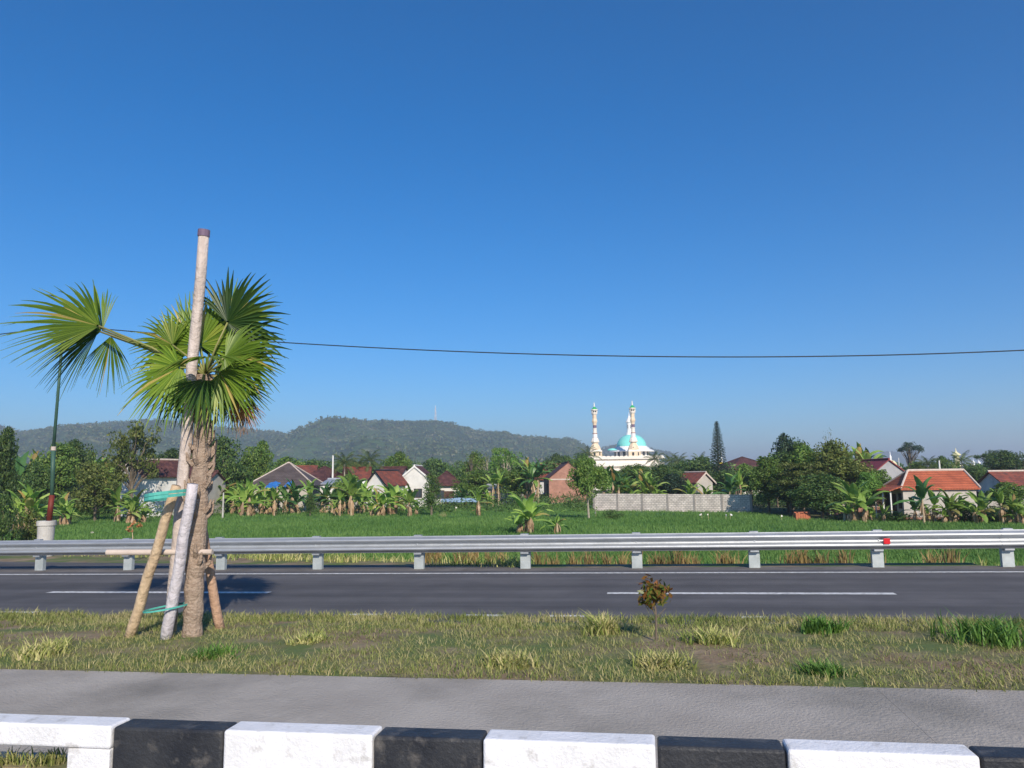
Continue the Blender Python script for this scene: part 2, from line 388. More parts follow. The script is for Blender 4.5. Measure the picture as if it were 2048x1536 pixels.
# median: gently domed soil
vs = []; ns2 = 140; rows = 9
for j in range(rows + 1):
    f = j / rows; p = P_MEDN + .003 + (P_MEDF - P_MEDN) * f
    for i in range(ns2 + 1):
        s = -35 + 70 * i / ns2
        z = .145 - .06 * f + .03 * math.sin(f * PI) + .025 * noise.noise(Vector((s * 1.2, p * 1.5, 3)))
        if j == rows: z = .0
        vs.append(road(s, p, z))
Fm = [(j*(ns2+1)+i, j*(ns2+1)+i+1, (j+1)*(ns2+1)+i+1, (j+1)*(ns2+1)+i) for j in range(rows) for i in range(ns2)]
tag(link('median', npmesh('median', [tuple(v) for v in vs], Fm), m_soil), kind='structure')

# paddy field
poly = [on_field(-150, 1115), on_field(2400, 1160), on_field(2400, 1046), on_field(2048, 1046), on_field(1760, 1043), on_field(1600, 1040), on_field(1540, 1030),
        on_field(1500, 1025.5), on_field(1190, 1022.5), on_field(1168, 1006), on_field(930, 1004), on_field(860, 1006), on_field(640, 1003), on_field(400, 1008), on_field(150, 1032), on_field(110, 1060), on_field(-100, 1080)]
def in_poly(X, Y):
    ins = np.zeros(len(X), bool); n = len(poly); j = n - 1
    for i in range(n):
        xi, yi, xj, yj = poly[i].x, poly[i].y, poly[j].x, poly[j].y
        if yi != yj:
            c = ((yi > Y) != (yj > Y)) & (X < (xj - xi) * (Y - yi) / (yj - yi) + xi); ins ^= c
        j = i
    return ins
def gzv(X, Y): return np.array([gz(a, b) for a, b in zip(X, Y)])
pm = [v for v in poly]
vs = []; fs = []; gx = np.arange(-75, 76, 2.0); gy = np.arange(18, 136, 2.0)
idx = {}
for j in range(len(gy) - 1):
    cx = gx[:-1] + 1; ok = in_poly(cx, np.full(len(cx), gy[j] + 1))
    for i in range(len(gx) - 1):
        s, p = sp(cx[i], gy[j] + 1)
        if ok[i] and p > edge_p(s) + 4:
            q = []
            for a, b_ in ((i, j), (i+1, j), (i+1, j+1), (i, j+1)):
                if (a, b_) not in idx:
                    idx[(a, b_)] = len(vs); vs.append((gx[a], gy[b_], gz(gx[a], gy[b_]) + .03))
                q.append(idx[(a, b_)])
            fs.append(q)
tag(link('paddy_field', npmesh('paddy_field', vs, fs), m_paddy), kind='structure')

rng = np.random.default_rng(4)
def blades(P, n, h, wdt, lean, seed, hv=.4, spread=.1):
    """n grass blades (each two quads tall) round every point of P"""
    r = np.random.default_rng(seed); k = len(P) * n
    base = np.repeat(P, n, 0) + np.c_[r.normal(0, spread, k), r.normal(0, spread, k), np.zeros(k)]
    a = r.uniform(0, 2 * PI, k); H = h * (1 + hv * r.normal(0, .6, k)).clip(.3, 2)
    ln_ = lean * H * r.uniform(.2, 1.4, k); dx, dy = np.cos(a), np.sin(a)
    t = a + PI / 2 + r.uniform(-.6, .6, k); wx, wy = np.cos(t) * wdt, np.sin(t) * wdt
    V = np.zeros((k, 5, 3))
    V[:, 0] = base - np.c_[wx, wy, np.zeros(k)]; V[:, 1] = base + np.c_[wx, wy, np.zeros(k)]
    m_ = base + np.c_[dx * ln_ * .35, dy * ln_ * .35, H * .62]
    V[:, 2] = m_ + np.c_[wx, wy, 0 * wx] * .75; V[:, 3] = m_ - np.c_[wx, wy, 0 * wx] * .75
    V[:, 4] = base + np.c_[dx * ln_, dy * ln_, H]
    o = np.arange(k)[:, None] * 5
    Fa = np.c_[o, o+1, o+2]; Fb = np.c_[o, o+2, o+3]; Fc = np.c_[o+3, o+2, o+4]
    return V.reshape(-1, 3), np.concatenate([Fa, Fb, Fc])
# rice
pts = []
for (y0, y1, dens) in ((19, 45, 20), (45, 75, 9), (75, 132, 4)):
    hw = y1 * .72 + 3; n = int(2 * hw * (y1 - y0) * dens)
    X = rng.uniform(-hw, hw, n); Y = rng.uniform(y0, y1, n)
    ok = in_poly(X, Y); X, Y = X[ok], Y[ok]
    for x, y in zip(X, Y):
        s, p = sp(x, y)
        if p > edge_p(s) + 3.6: pts.append((x, y, gz(x, y)))
P = np.array(pts)
V, Ft = blades(P, 6, .26, .016, .6, 5, spread=.11, hv=.25)
tag(link('rice_crop', npmesh('rice_crop', V, Ft), fo_rice), 'bright green young rice crop covering the field beyond the guardrail', 'rice crop', kind='stuff')
# median grass
n = 34000
Sx = rng.uniform(-13, 11, n); Px = rng.uniform(P_MEDN + .01, P_MEDF + .02, n)
keep = np.array([noise.noise(Vector((s * 1.1, p * 2.2, 7))) + .35 * noise.noise(Vector((s * 4, p * 4, 1))) for s, p in zip(Sx, Px)]) > -.33
Sx, Px = Sx[keep], Px[keep]
P = np.array([tuple(road(s, p, .12 - .03 * (p - P_MEDN) / (P_MEDF - P_MEDN))) for s, p in zip(Sx, Px)])
V, Ft = blades(P, 6, .05, .0038, 1.0, 6, spread=.035, hv=.8)
tag(link('median_grass', npmesh('median_grass', V, Ft), fo_grass), 'patchy green and straw coloured grass growing on the median', 'grass', kind='stuff')
# rough grass on the left verge and field bank
pts = []
for k in range(9000):
    s = rng.uniform(-45, 14); p = edge_p(s) + (1.15 if s > S0 else .1) + abs(rng.normal(0, 1)) * (2.5 if s > -9 else 8)
    x = s * RH.x + p * NH.x; y = s * RH.y + p * NH.y
    if noise.noise(Vector((x * .35, y * .35, 9))) > -.15: pts.append((x, y, gz(x, y)))
V, Ft = blades(np.array(pts), 6, .16, .012, .8, 8, spread=.1, hv=.7)
tag(link('verge_grass', npmesh('verge_grass', V, Ft), fo_grass), 'rough green and tan grass on the bank behind the guardrail', 'grass', kind='stuff')

# ---------------------------------------------------------------- hills
def hills(name, mat, prof, Y, depth, label_seed, step, front, lower=0):
    """prof: list of (px, py of skyline); a ridge with a foothill slope towards the camera and one behind"""
    xs = np.arange(prof[0][0], prof[-1][0] + 1, step); hx = np.interp(xs, [a for a, _ in prof], [b for _, b in prof])
    rows = 60; V = []; nx = len(xs)
    for j in range(rows):
        f = j / (rows - 1)                       # 0 front foot, .62 ridge, 1 back foot
        yy = Y - front + (front + depth) * f
        fr = front / (front + depth)
        k = ss(0, fr, f) if f <= fr else 1 - .8 * ss(fr, 1, f)
        if f <= fr: k = .55 * k + .45 * (f / fr)
        for i in range(nx):
            top = at(xs[i], hx[i] + lower, Y)
            x = top.x * (yy / Y) ** .3
            q = Vector((x * .004, yy * .004, label_seed))
            e = min(1, k * 4) * (1 - k) * 4 if f < fr else 0
            z = PZ + (top.z - PZ) * k + e * 22 * noise.fractal(q, 1, 2, 3) * (top.z / 130)
            if k > .02: z += k ** .3 * (4.5 * noise.noise(Vector((x * .055, yy * .055, label_seed))) + 3.5 * noise.noise(Vector((x * .12, yy * .12, 1 + label_seed))))
            V.append((x, yy, z))
    Fq = [(j*nx+i, j*nx+i+1, (j+1)*nx+i+1, (j+1)*nx+i) for j in range(rows-1) for i in range(nx-1)]
    return tag(link(name, npmesh(name, V, Fq), mat), kind='structure')
m_hill = M('hill_forest', (.018,.045,.014), (.045,.085,.024), .012, .95, 0, 1, world=True, lo=.38, hi=.6, c3=(.10,.115,.055), scale3=.02, lo3=.56, hi3=.66)
t = m_hill.node_tree; b_ = t.nodes['Principled BSDF']
vo = N(t, 'ShaderNodeTexVoronoi'); vo.inputs['Scale'].default_value = .085; g_ = N(t, 'ShaderNodeNewGeometry'); t.links.new(g_.outputs['Position'], vo.inputs['Vector'])
bp = N(t, 'ShaderNodeBump'); bp.inputs['Strength'].default_value = .9; bp.inputs['Distance'].default_value = 6; bp.invert = True
t.links.new(vo.outputs[0], bp.inputs['Height']); t.links.new(bp.outputs[0], b_.inputs['Normal'])
old = b_.inputs[0].links[0].from_socket
t.links.new(mixc(t, 1.0, old, ramp(t, [(0, (.65,.65,.65)), (1, (1.35,1.35,1.35))], vo.outputs[1]), 'MULTIPLY'), b_.inputs[0])
_H1 = hills('hills', m_hill, [(-260,850),(-120,836),(-40,838),(0,848),(40,862),(62,865),(95,856),(165,850),(182,851),(215,843),(250,842),(300,837),(345,839),(415,852),(455,853),(520,858),(560,862),(590,869),(605,868),(625,859),(645,853),(665,845),(690,836),(702,834),(725,838),(780,840),(850,842),(870,841),(890,843),(920,850),(960,860),(1010,862),(1045,872),(1080,873),(1110,876),(1135,875),(1160,890),(1185,906),(1230,930),(1280,945),(1400,958)], 1800, 500, 2.0, 2.6, 900, 5)
_H2 = hills('distant_hill', m_hill, [(1100,950),(1150,925),(1190,902),(1215,892),(1240,885),(1265,886),(1290,893),(1330,901),(1350,909),(1375,921),(1400,935),(1450,950)], 2700, 500, 5.0, 2.6, 800, 4)
hills('far_hill', m_hill, [(1640,952),(1700,928),(1745,908),(1765,904),(1782,902),(1800,906),(1830,921),(1860,932),(1920,945),(1960,952)], 4200, 500, 8.0, 2.6, 800)
def hill_trees(name, src, n, size, seed, label, ymax):
    r = np.random.default_rng(seed); me = src.data; co_ = np.zeros(len(me.vertices) * 3, np.float32); me.vertices.foreach_get('co', co_); co_ = co_.reshape(-1, 3)
    ok = (co_[:, 2] > 3) & (co_[:, 1] < ymax); co_ = co_[ok]; P = co_[r.integers(0, len(co_), n)] + r.normal(0, 1, (n, 3)) * np.array([5, 8, 0])
    cs = np.c_[P[:, 0], P[:, 1], P[:, 2] + r.uniform(-1, 3.0, n), r.uniform(2.5, 5.5, n) * size]
    V, Fq = leafcloud(cs, 7, 5.2 * size, seed, .8, shell=.4)
    tag(link(name, npmesh(name, V, Fq), fo_hill), label, 'forest', kind='stuff')

def leafcloud(cs, n, size, seed, flat=1.0, asp=.5, shell=.5, upb=.3):
    """cs: (x,y,z,r) blobs; n rhombic leaves round each"""
    r = np.random.default_rng(seed); cs = np.asarray(cs, float); k = len(cs) * n
    c = np.repeat(cs, n, 0); d_ = r.normal(0, 1, (k, 3)); d_ /= np.linalg.norm(d_, axis=1)[:, None]
    rad = r.uniform(shell ** 3, 1, k) ** (1 / 3)
    pos = c[:, :3] + d_ * (rad * c[:, 3])[:, None] * np.array([1, 1, flat])
    nm = d_ * .6 + r.normal(0, .7, (k, 3)) + np.array([0, 0, upb]); nm /= np.linalg.norm(nm, axis=1)[:, None]
    a = np.cross(nm, r.normal(0, 1, (k, 3))); a /= np.linalg.norm(a, axis=1)[:, None]; b_ = np.cross(nm, a)
    L = (size * r.uniform(.6, 1.3, k))[:, None]; W_ = L * asp
    V = np.stack([pos - a * L * .5, pos + b_ * W_ * .5 - nm * L * .06, pos + a * L * .5 - nm * L * .12, pos - b_ * W_ * .5 - nm * L * .06], 1)
    return V.reshape(-1, 3), np.arange(k * 4).reshape(-1, 4)
fo_hill = foliage('hill_leaves', [(.025,.06,.02), (.05,.10,.03), (.11,.15,.055), (.22,.21,.12)], .1, .02, .7, world=True)
hill_trees('hill_forest', _H1, 22000, 1.0, 41, 'dense forest covering the long hill ridge', 1950)
hill_trees('distant_hill_forest', _H2, 5000, 1.4, 42, 'forest on the low hill behind the mosque', 2850)

# ---------------------------------------------------------------- guardrail
gr = empty('guardrail', road(0, P_GUARD), 0, 'long galvanised steel W-beam guardrail along the far road edge', 'guardrail')
gl = gr.location.copy()
def G(s, p, z): return road(s, p, z) - gl
ps = [on_road(px, 1140)[0] for px in (85,270,455,653,855,1073,1293,1535,1778,2042)]
print('post s', ps, np.diff(ps))
d = (ps[-1] - ps[0]) / 9
allp = [ps[0] + d * k for k in range(-9, 19)]
ZT = at_p(1024, 1070, P_GUARD)[1]; print('rail top', ZT, 'spacing', d)
H = .315; zb = ZT - H
prof = [(0,0),(-.012,.018),(-.075,.055),(-.083,.075),(-.075,.098),(-.012,.135),(-.005,.157),(-.012,.18),(-.075,.217),(-.083,.24),(-.075,.26),(-.012,.297),(0,.315)]
closed = [(a - .002, z) for a, z in prof] + [(a + .003, z) for a, z in prof[::-1]]
for k in range(0, len(allp) - 1, 2):
    a, e = allp[k] - .15, allp[min(k + 2, len(allp) - 1)] + .15
    b = MB(); off = -.005 if (k // 2) % 2 else 0
    vs = []; nn = 5
    for q in range(nn):
        x = a + (e - a) * q / (nn - 1)
        b_off = off
        vs += [G(x, P_GUARD + u + b_off, zb + v) for u, v in closed]
    n = len(closed); fs = []
    for q in range(nn - 1):
        for i in range(n): fs.append((q*n+i, q*n+(i+1) % n, (q+1)*n+(i+1) % n, (q+1)*n+i))
    fs += [tuple(range(n))[::-1], tuple((nn-1)*n+i for i in range(n))]
    b.add(vs, fs); b.build('beam_panel', m_galv, gr)
me_p = None
for s in allp:
    b = MB(); f = lambda v: G(s + v.x, P_GUARD + v.y, v.z)
    b.box(-.095, .095, .10, .108, -.1, ZT - .05, f); b.box(-.095, -.087, .109, .19, -.1, ZT - .05, f); b.box(.087, .095, .109, .19, -.1, ZT - .05, f)
    po = b.build('post', m_post, gr)
    b = MB(); b.box(-.075, .075, .004, .097, zb - .035, ZT + .018, f); b.build('spacer', m_galv, po)
    b = MB()
    for z in (zb + .157,): b.lathe([(.016, 0), (.014, .008), (.004, .012)], 10)
    bo = b.mesh('bolt'); o = link('bolt', bo, m_galv, po); o.location = G(s, P_GUARD - .008, zb + .157); o.rotation_euler = (R(90), 0, math.atan2(RH.y, RH.x))
s_r, z_r = at_p(1772, 1082, P_GUARD - .05)
b = MB(); f = lambda v: G(s_r + v.x, P_GUARD + v.y, v.z)
b.box(-.055, .055, -.105, -.09, z_r - .05, z_r + .05, f); b.build('reflector', m_red, gr, bevel=.006)
b = MB(); b.box(-.03, .03, -.089, -.013, z_r - .015, z_r + .015, f); b.build('reflector_bracket', m_post, gr)

# ---------------------------------------------------------------- striped barrier
br_ = empty('median_barrier', road(0, P_BF), 0, 'low concrete barrier painted in black and white blocks along the near roadside', 'barrier')
bl = br_.location.copy()
bnd = [on_road(px, 1462 + (px - 1024) * .03, .53)[0] for px in (-10, 262, 478, 768, 978, 1312, 1560, 1928)]
print('bar bounds', bnd, np.diff(bnd))
wl = (bnd[1]-bnd[0] + bnd[3]-bnd[2] + bnd[5]-bnd[4] + bnd[7]-bnd[6]) / 4; blk = (bnd[2]-bnd[1] + bnd[4]-bnd[3] + bnd[6]-bnd[5]) / 3
seq = [(bnd[i], bnd[i + 1], 1 - i % 2) for i in range(7)]
a = bnd[7]
for k in range(12): seq.append((a, a + blk, 0)); a += blk; seq.append((a, a + wl, 1)); a += wl
a = bnd[0]
for k in range(16): seq.append((a - blk, a, 0)); a -= blk; seq.append((a - wl, a, 1)); a -= wl
s_hole = on_road(62, 1500, .5)[0]
for a, e, wht in seq:
    b = MB(); f = lambda v: road(v.x, v.y, v.z) - bl
    if wht and abs(a - bnd[0]) < .01:
        me_ = MB()
        me_.box(a + .004, e - .004, P_BF, P_BB, .435, .54, f); o = me_.build('white_block', m_white, br_, bevel=.014)
        me_ = MB(); me_.box(s_hole, e - .006, P_BF + .003, P_BB - .003, -.02, .434, f); me_.build('white_block', m_white, br_, bevel=.006)
    else:
        b.box(a + .004, e - .004, P_BF + (0 if wht else .006), P_BB, -.02, .54 - (0 if wht else .004), f)
        b.build('white_block' if wht else 'black_block', m_white if wht else m_black, br_, bevel=.014)

b = MB(); b.box(bnd[0] + .01, s_hole - .01, P_BF + .03, P_BB - .01, -.02, .33, lambda v: road(v.x, v.y, v.z))
tag(b.build('drain_soil', m_soil), kind='structure')
e = empty('weed', road((bnd[0] + s_hole) / 2, (P_BF + P_BB) / 2, .325), 0, 'small weeds growing in the drain gap under the leftmost white barrier block', 'weed')
rr_ = np.random.default_rng(9); P = np.c_[rr_.uniform(-.18, .16, 60), rr_.normal(0, .03, 60), np.zeros(60)]
V, Ft = blades(P, 5, .05, .004, .9, 91, spread=.012); link('leaves', npmesh('leaves', V, Ft), fo_grass, e)

# ---------------------------------------------------------------- staked fan palm on the median
PP = on_road(352, 1278, .12)[1]
def pa(px, py, dp=0.0):                      # point on the vertical plane of the palm, dp further away
    s, z = at_p(px, py, PP + dp); return road(s, PP + dp, z)
base = pa(384, 1278); base.z = road(*on_road(383, 1275, .1)[:1], PP, .1).z
palm = empty('fan_palm', base, 0, 'young fan palm on the median with wide ragged fronds, held up by timber stakes', 'palm tree')
crown = pa(410, 750) - base
b = MB(); rr = random.Random(3); pts = []; rad = []
for i in range(26):
    f = i / 25; pts.append(Vector((0, 0, -.03)).lerp(crown, f) + Vector((rr.uniform(-.006, .006), 0, 0))); rad.append(.09 - .014 * f + (.013 if i % 2 else 0))
b.tube(pts, rad, 14)
for i in range(60):
    f = rr.uniform(.25, .97); c = Vector((0, 0, 0)).lerp(crown, f); a = rr.uniform(0, 2 * PI); dv = Vector((math.cos(a), math.sin(a), 0))
    b.tube([c + dv * .08, c + dv * .13 + Vector((0, 0, .05)), c + dv * .15 + Vector((0, 0, .13))], [.03, .022, .008], 5)
b.build('trunk', m_bark, palm)
def fan(hub, axis, nrm, rad_, seed, mat, spread=300, droop=.25, nseg=30):
    r = random.Random(seed); axis = axis.normalized(); nrm = (nrm - axis * nrm.dot(axis)).normalized(); side_ = axis.cross(nrm)
    b = MB(); b.tube([Vector(crown) * 1.0, crown.lerp(hub, .5) + Vector((0, 0, .03)), hub], [.016, .012, .01], 6)
    pet = b
    fb = MB(); da = R(spread) / nseg
    for i in range(nseg):
        a = (i + .5) / nseg * R(spread) - R(spread) / 2
        L = rad_ * (1 - .28 * (abs(a) / R(spread / 2)) ** 1.6) * r.uniform(.88, 1.05)
        rows_ = []
        bend = r.uniform(-.05, .05); tw = r.uniform(-.4, .4); dr = droop * r.uniform(.6, 1.6)
        for f in (0.03, .25, .5, .68, .85, 1.0):
            d_ = axis * math.cos(a + bend * f) + side_ * math.sin(a + bend * f)
            wd = L * f * math.tan(da / 2) * 1.02 if f <= .5 else L * .5 * math.tan(da / 2) * (1 - (f - .5) / .5) ** .8
            wd = max(wd, .0015)
            tn = side_ * math.cos(a) - axis * math.sin(a)
            c = hub + d_ * (L * f) + nrm * (.06 * rad_ * math.cos(2 * a)) * f
            c.z -= dr * L * max(0, f - .35) ** 2
            if f > .5: tn = (tn + nrm * tw).normalized()
            rows_.append((c - tn * wd + nrm * wd * .35, c - nrm * wd * .35, c + tn * wd + nrm * wd * .35))
        vs = [v for row in rows_ for v in row]; fs = []
        for k in range(len(rows_) - 1): fs += [(3*k, 3*k+1, 3*k+4, 3*k+3), (3*k+1, 3*k+2, 3*k+5, 3*k+4)]
        fb.add(vs, fs)
    me = bpy.data.meshes.new('frond'); me.from_pydata(fb.v, [], fb.f)
    o = link('frond', me, mat, palm); pt = pet.build('petiole', m_bamboo if mat is fo_fandry else m_petiole, o, True)
m_petiole = M('petiole', (.20,.24,.06), (.28,.24,.1), 4, .5)
X_ = Vector((RH.x, RH.y, 0)); Y_ = Vector((NH.x, NH.y, 0)); Z_ = Vector((0, 0, 1))
def dirv(a, b_, c): return X_ * a + Z_ * b_ + Y_ * c
PXM = F / (pa(400, 700).y)                    # pixels per metre at the palm
for (hx, hy, dp, ax, ay, az, nx_, ny_, nz_, rp, mat, spr, drp) in (
    (198, 652, -.15, -1, .22, -.1, .1, .5, -1, 222, fo_fan, 120, .22),
    (197, 662, -.05, -.9, -.35, .1, .2, .4, -1, 185, fo_fandark, 110, .22),
    (222, 672, .1, -.15, -1, .1, .6, 0, -1, 125, fo_fan, 80, .2),
    (480, 800, .05, .25, -1, .1, .3, 0, -1, 75, fo_fandry, 120, .2),
    (400, 690, .05, 0, 1, .1, 0, 0, -1, 130, fo_fan, 250, .15),
    (455, 645, .0, 1, .45, .0, .35, 0, -1, 150, fo_fandark, 230, .3),
    (455, 655, .25, .6, .9, .2, -.2, 0, -1, 150, fo_fan, 170, .3),
    (345, 690, .0, -1, .55, -.1, -.2, .2, -1, 105, fo_fan, 200, .35),
    (360, 735, -.15, -.8, -.55, -.2, 0, .2, -1, 135, fo_fan, 200, .4),
    (450, 715, -.1, 1, -.05, -.1, .1, .2, -1, 135, fo_fan, 210, .45),
    (440, 745, -.2, .65, -.8, -.2, 0, .1, -1, 135, fo_fan, 180, .3),
    (405, 760, -.25, .05, -1, -.1, .3, 0, -1, 105, fo_fandark, 170, .2),
    (375, 760, .05, -.45, -1, .1, .3, 0, -1, 110, fo_fandark, 160, .2),
    (460, 770, .1, .3, -1, .1, -.4, 0, -1, 100, fo_fandark, 150, .2),
    (488, 812, .0, .15, -1, 0, -.2, 0, -1, 58, fo_fandry, 100, .2),
    (400, 700, .3, .1, .5, 1, 0, 1, -.3, 130, fo_fandark, 250, .4),
    (365, 705, .2, -.9, .1, .2, 0, .1, -1, 120, fo_fandark, 220, .35),
    (450, 690, .2, .9, .2, .3, .1, .1, -1, 150, fo_fandark, 240, .3),
    (425, 680, .25, .3, 1, .2, .1, 0, -1, 130, fo_fan, 220, .2),
    (375, 680, .2, -.5, .9, .1, -.1, 0, -1, 125, fo_fan, 210, .25),
    (470, 720, -.1, .7, -.6, -.1, .3, .1, -1, 120, fo_fan, 190, .3),
    (345, 755, .1, -.6, -.9, .1, .1, 0, -1, 110, fo_fan, 170, .3),
    (478, 765, .15, .25, -1, .1, .2, 0, -1, 95, fo_fan, 160, .2),
    (395, 770, .25, -.1, -1, .2, .1, 0, -1, 100, fo_fandark, 190, .2),
    (205, 660, .15, -.9, .5, .2, -.2, .3, -1, 170, fo_fan, 140, .35),
    (415, 715, -.35, .2, -.2, -1, 0, 1, -.6, 120, fo_fan, 220, .5)):
    fan(pa(hx, hy, dp) - base, dirv(ax, ay, az), dirv(nx_, ny_, nz_), rp * .93 / PXM, int(hx * 7 + hy), mat, spr, drp)
def pole(name, mat, a, b_, r1, r2, label, cat, group=None, cap=None):
    root = empty(name, a, 0, label, cat, group)
    m_ = MB(); k = 9; rr = random.Random(name + label)
    m_.tube([Vector((0, 0, 0)).lerp(b_ - a, i / k) + Vector((rr.uniform(-.007, .007), rr.uniform(-.007, .007), 0)) for i in range(k + 1)], [r1 + (r2 - r1) * i / k for i in range(k + 1)], 12)
    m_.build('shaft', mat, root, True)
    if cap:
        c = MB(); u = (b_ - a).normalized(); c.tube([b_ - a - u * .06, b_ - a + u * .012], [r2 + .008, r2 + .008], 12); c.build('cap', cap, root)
    return root
def ground_at(px, py, dp=0):
    s, p = on_road(px, py, .10); return road(s, p, .08)
pole('tall_pole', m_tallpole, pa(340, 1262, .03), pa(408, 462, -.19), .062, .054, 'tall grey pole rising out of the fan palm crown, dark band at its top', 'pole', cap=m_band)
stk = 'timber stakes propping the fan palm'
pole('stake', m_bamboo, ground_at(256, 1282), pa(352, 972, -.30), .055, .046, 'tan timber stake leaning in from the left against the fan palm', 'stake', stk)
pole('stake', m_graypole, ground_at(330, 1288), pa(386, 968, -.33), .058, .052, 'pale grey timber stake standing in front of the fan palm trunk', 'stake', stk)
pole('stake', m_brownpole, ground_at(442, 1262), pa(396, 1010, .16), .052, .044, 'brown timber stake leaning in from the right against the fan palm', 'stake', stk)
crossb = empty('crossbar', pa(330, 1104, -.1), 0, 'pale horizontal timber bar tied across the palm stakes', 'bar')
m_ = MB(); m_.tube([pa(214, 1105, -.14) - crossb.location, pa(425, 1104, -.02) - crossb.location], [.03, .028], 10); m_.build('bar', m_trim, crossb)
for i, (x0, x1, y, hh, dp, lab) in enumerate(((318, 402, 996, .03, -.0, 'wide teal strap tying the stakes to the upper palm trunk'), (302, 384, 1213, .016, 0, 'thin teal strap tied round the stakes low on the palm trunk'))):
    c = pa((x0 + x1) / 2, y, dp); st = empty('strap', c, 0, lab, 'strap', 'teal straps on the fan palm')
    m_ = MB(); rx = (x1 - x0) / 2 / PXM; n = 24
    for lv in range(2 if i == 0 else 1):
        o_ = lv * .036
        ring = [[(rx * math.cos(2*PI*k/n) * q, (.42 if i == 0 else .22) * math.sin(2*PI*k/n) * q - (.17 if i == 0 else .12), zz + o_ + .03 * math.cos(2*PI*k/n)) for k in range(n)] for q, zz in ((1, 0), (1, hh), (.97, hh), (.97, 0))]
        m_.add([v for r_ in ring for v in r_], [((q % 4)*n+k, (q % 4)*n+(k+1) % n, ((q+1) % 4)*n+(k+1) % n, ((q+1) % 4)*n+k) for q in range(4) for k in range(n)])
    m_.build('band', m_teal, st)

# croton shrub and weeds on the median
sx_, px_ = on_road(1312, 1285, .13); loc = road(sx_, px_, .1)
sh = empty('croton_shrub', loc, 0, 'small red and green croton shrub on a thin stem on the median', 'shrub')
hsh = at(1312, 1142, loc.y).z - loc.z
m_ = MB(); m_.tube([(0,0,0), (.01,.01,hsh*.4), (-.01,0,hsh*.85)], [.012,.01,.005], 6)
for k in range(6): m_.tube([(0,0,hsh*(.35+.07*k)), (.1*math.cos(k*2), .1*math.sin(k*2), hsh*(.5+.07*k))], [.005,.003], 5)
m_.build('stem', m_trunk, sh)
cl = [(random.Random(i).uniform(-.11,.11), random.Random(i+9).uniform(-.1,.1), hsh*(.52+.4*random.Random(i+5).random()), .085) for i in range(9)]
V, Fq = leafcloud(cl, 26, .085, 3, asp=.4); link('crown', npmesh('crown', V, Fq), fo_croton, sh)
wd_list = [(1205,1268,.20,.17,'broad weed tuft on the median left of the croton shrub', 'd'), (1322,1338,.22,.13,'low weed tuft between the croton shrub and the pavement', 'd'),
    (1985,1285,.42,.20,'wide green weed patch at the right edge of the median', 'l'), (1420,1290,.26,.14,'round weed tuft on the median right of the croton shrub', 'd'), (1640,1262,.24,.13,'weed tuft at the far edge of the right half of the median','l'),
    (1650,1352,.22,.10,'flat weed tuft by the pavement in the right half of the picture', 'l'), (1020,1330,.24,.11,'weed tuft by the pavement near the middle of the picture', 'd'),
    (90,1312,.34,.14,'weed tuft on the median left of the palm stakes', 'd'), (430,1318,.20,.10,'leafy weed tuft at the foot of the brown palm stake', 'l'), (620,1285,.24,.10,'weed tuft on the median right of the fan palm', 'd')]
for px, py, w_, h_, lab, kd in wd_list:
    s, p = on_road(px, py, .13); loc = road(s, p, .10); e = empty('weed', loc, px, lab, 'weed', 'weed tufts on the median')
    r = np.random.default_rng(px); n = 60; P = np.c_[r.normal(0, w_ * .4, n), r.normal(0, w_ * .35, n), np.zeros(n)]
    V, Ft = blades(P, 6, h_, .009, .9, px, spread=.02); link('leaves', npmesh('leaves', V, Ft), fo_grass if kd == 'd' else fo_light, e)

# ---------------------------------------------------------------- tree prototypes (meshes shared by the copies)
PROTO = {}
def limb(b, a, c, r1, r2, rr, n=5, wob=.06):
    a = Vector(a); c = Vector(c); L = (c - a).length; pts = []; k = 5
    for i in range(k + 1):
        f = i / k; p = a.lerp(c, f); q = wob * L * math.sin(f * PI)
        pts.append(p + Vector((rr.uniform(-1, 1) * q, rr.uniform(-1, 1) * q, .12 * L * math.sin(f * PI))))
    b.tube(pts, [r1 + (r2 - r1) * i / k for i in range(k + 1)], n, False)
def broadleaf(key, seed, H, W, bare, nb, nl, ls, br, flat=.8, layered=False, umbrella=False, narrow=False, twig=.0):
    rr = random.Random(seed); b = MB(); cl = []
    z0 = H * bare; cz = (z0 + H) / 2; hz = (H - z0) / 2
    th = H * (bare + .25)
    b.tube([(0,0,-.2), (.06*W*rr.uniform(-1,1)*.5, 0, th*.5), (0,0,th)], [H*.026, H*.02, H*.013], 8)
    for i in range(nb):
        for _ in range(50):
            u = Vector((rr.uniform(-1,1), rr.uniform(-1,1), rr.uniform(-1,1)))
            if .3 < u.length < .95: break
        lay = 1.0
        if umbrella: u.z = .1 + abs(u.z) * .5 - .35 * (u.x**2 + u.y**2)
        if layered: u.z = round(u.z * 2.5) / 2.5
        wz = (1 - .35 * u.z) if not narrow else (1 - .3 * abs(u.z))
        c = Vector((u.x * W * .5 * .85 * wz, u.y * W * .5 * .85 * wz, cz + u.z * hz * .86))
        r = W * br * rr.uniform(.7, 1.45)
        c.z = min(c.z, H - r * flat * .8)
        cl.append((c.x, c.y, c.z, r))
        if i % 2 == 0 or twig: limb(b, (0, 0, min(th, max(z0 * .8, c.z * .55))), c, H*.009, H*.0025, rr)
    V, Fq = leafcloud(cl, int(nl * 1.5), ls, seed, flat, shell=.62, upb=.5)
    PROTO[key] = (H, W, [('trunk', b.mesh('trunk'), m_trunk), ('crown', npmesh('crown', V, Fq), fo_mid)])
broadleaf('round', 1, 9, 7.5, .14, 40, 120, .40, .15)
broadleaf('round2', 2, 9, 7, .12, 46, 110, .40, .14)
broadleaf('round3', 12, 9, 8.5, .1, 44, 120, .40, .14)
broadleaf('open', 3, 9, 8, .2, 34, 60, .36, .10, .7, twig=1)
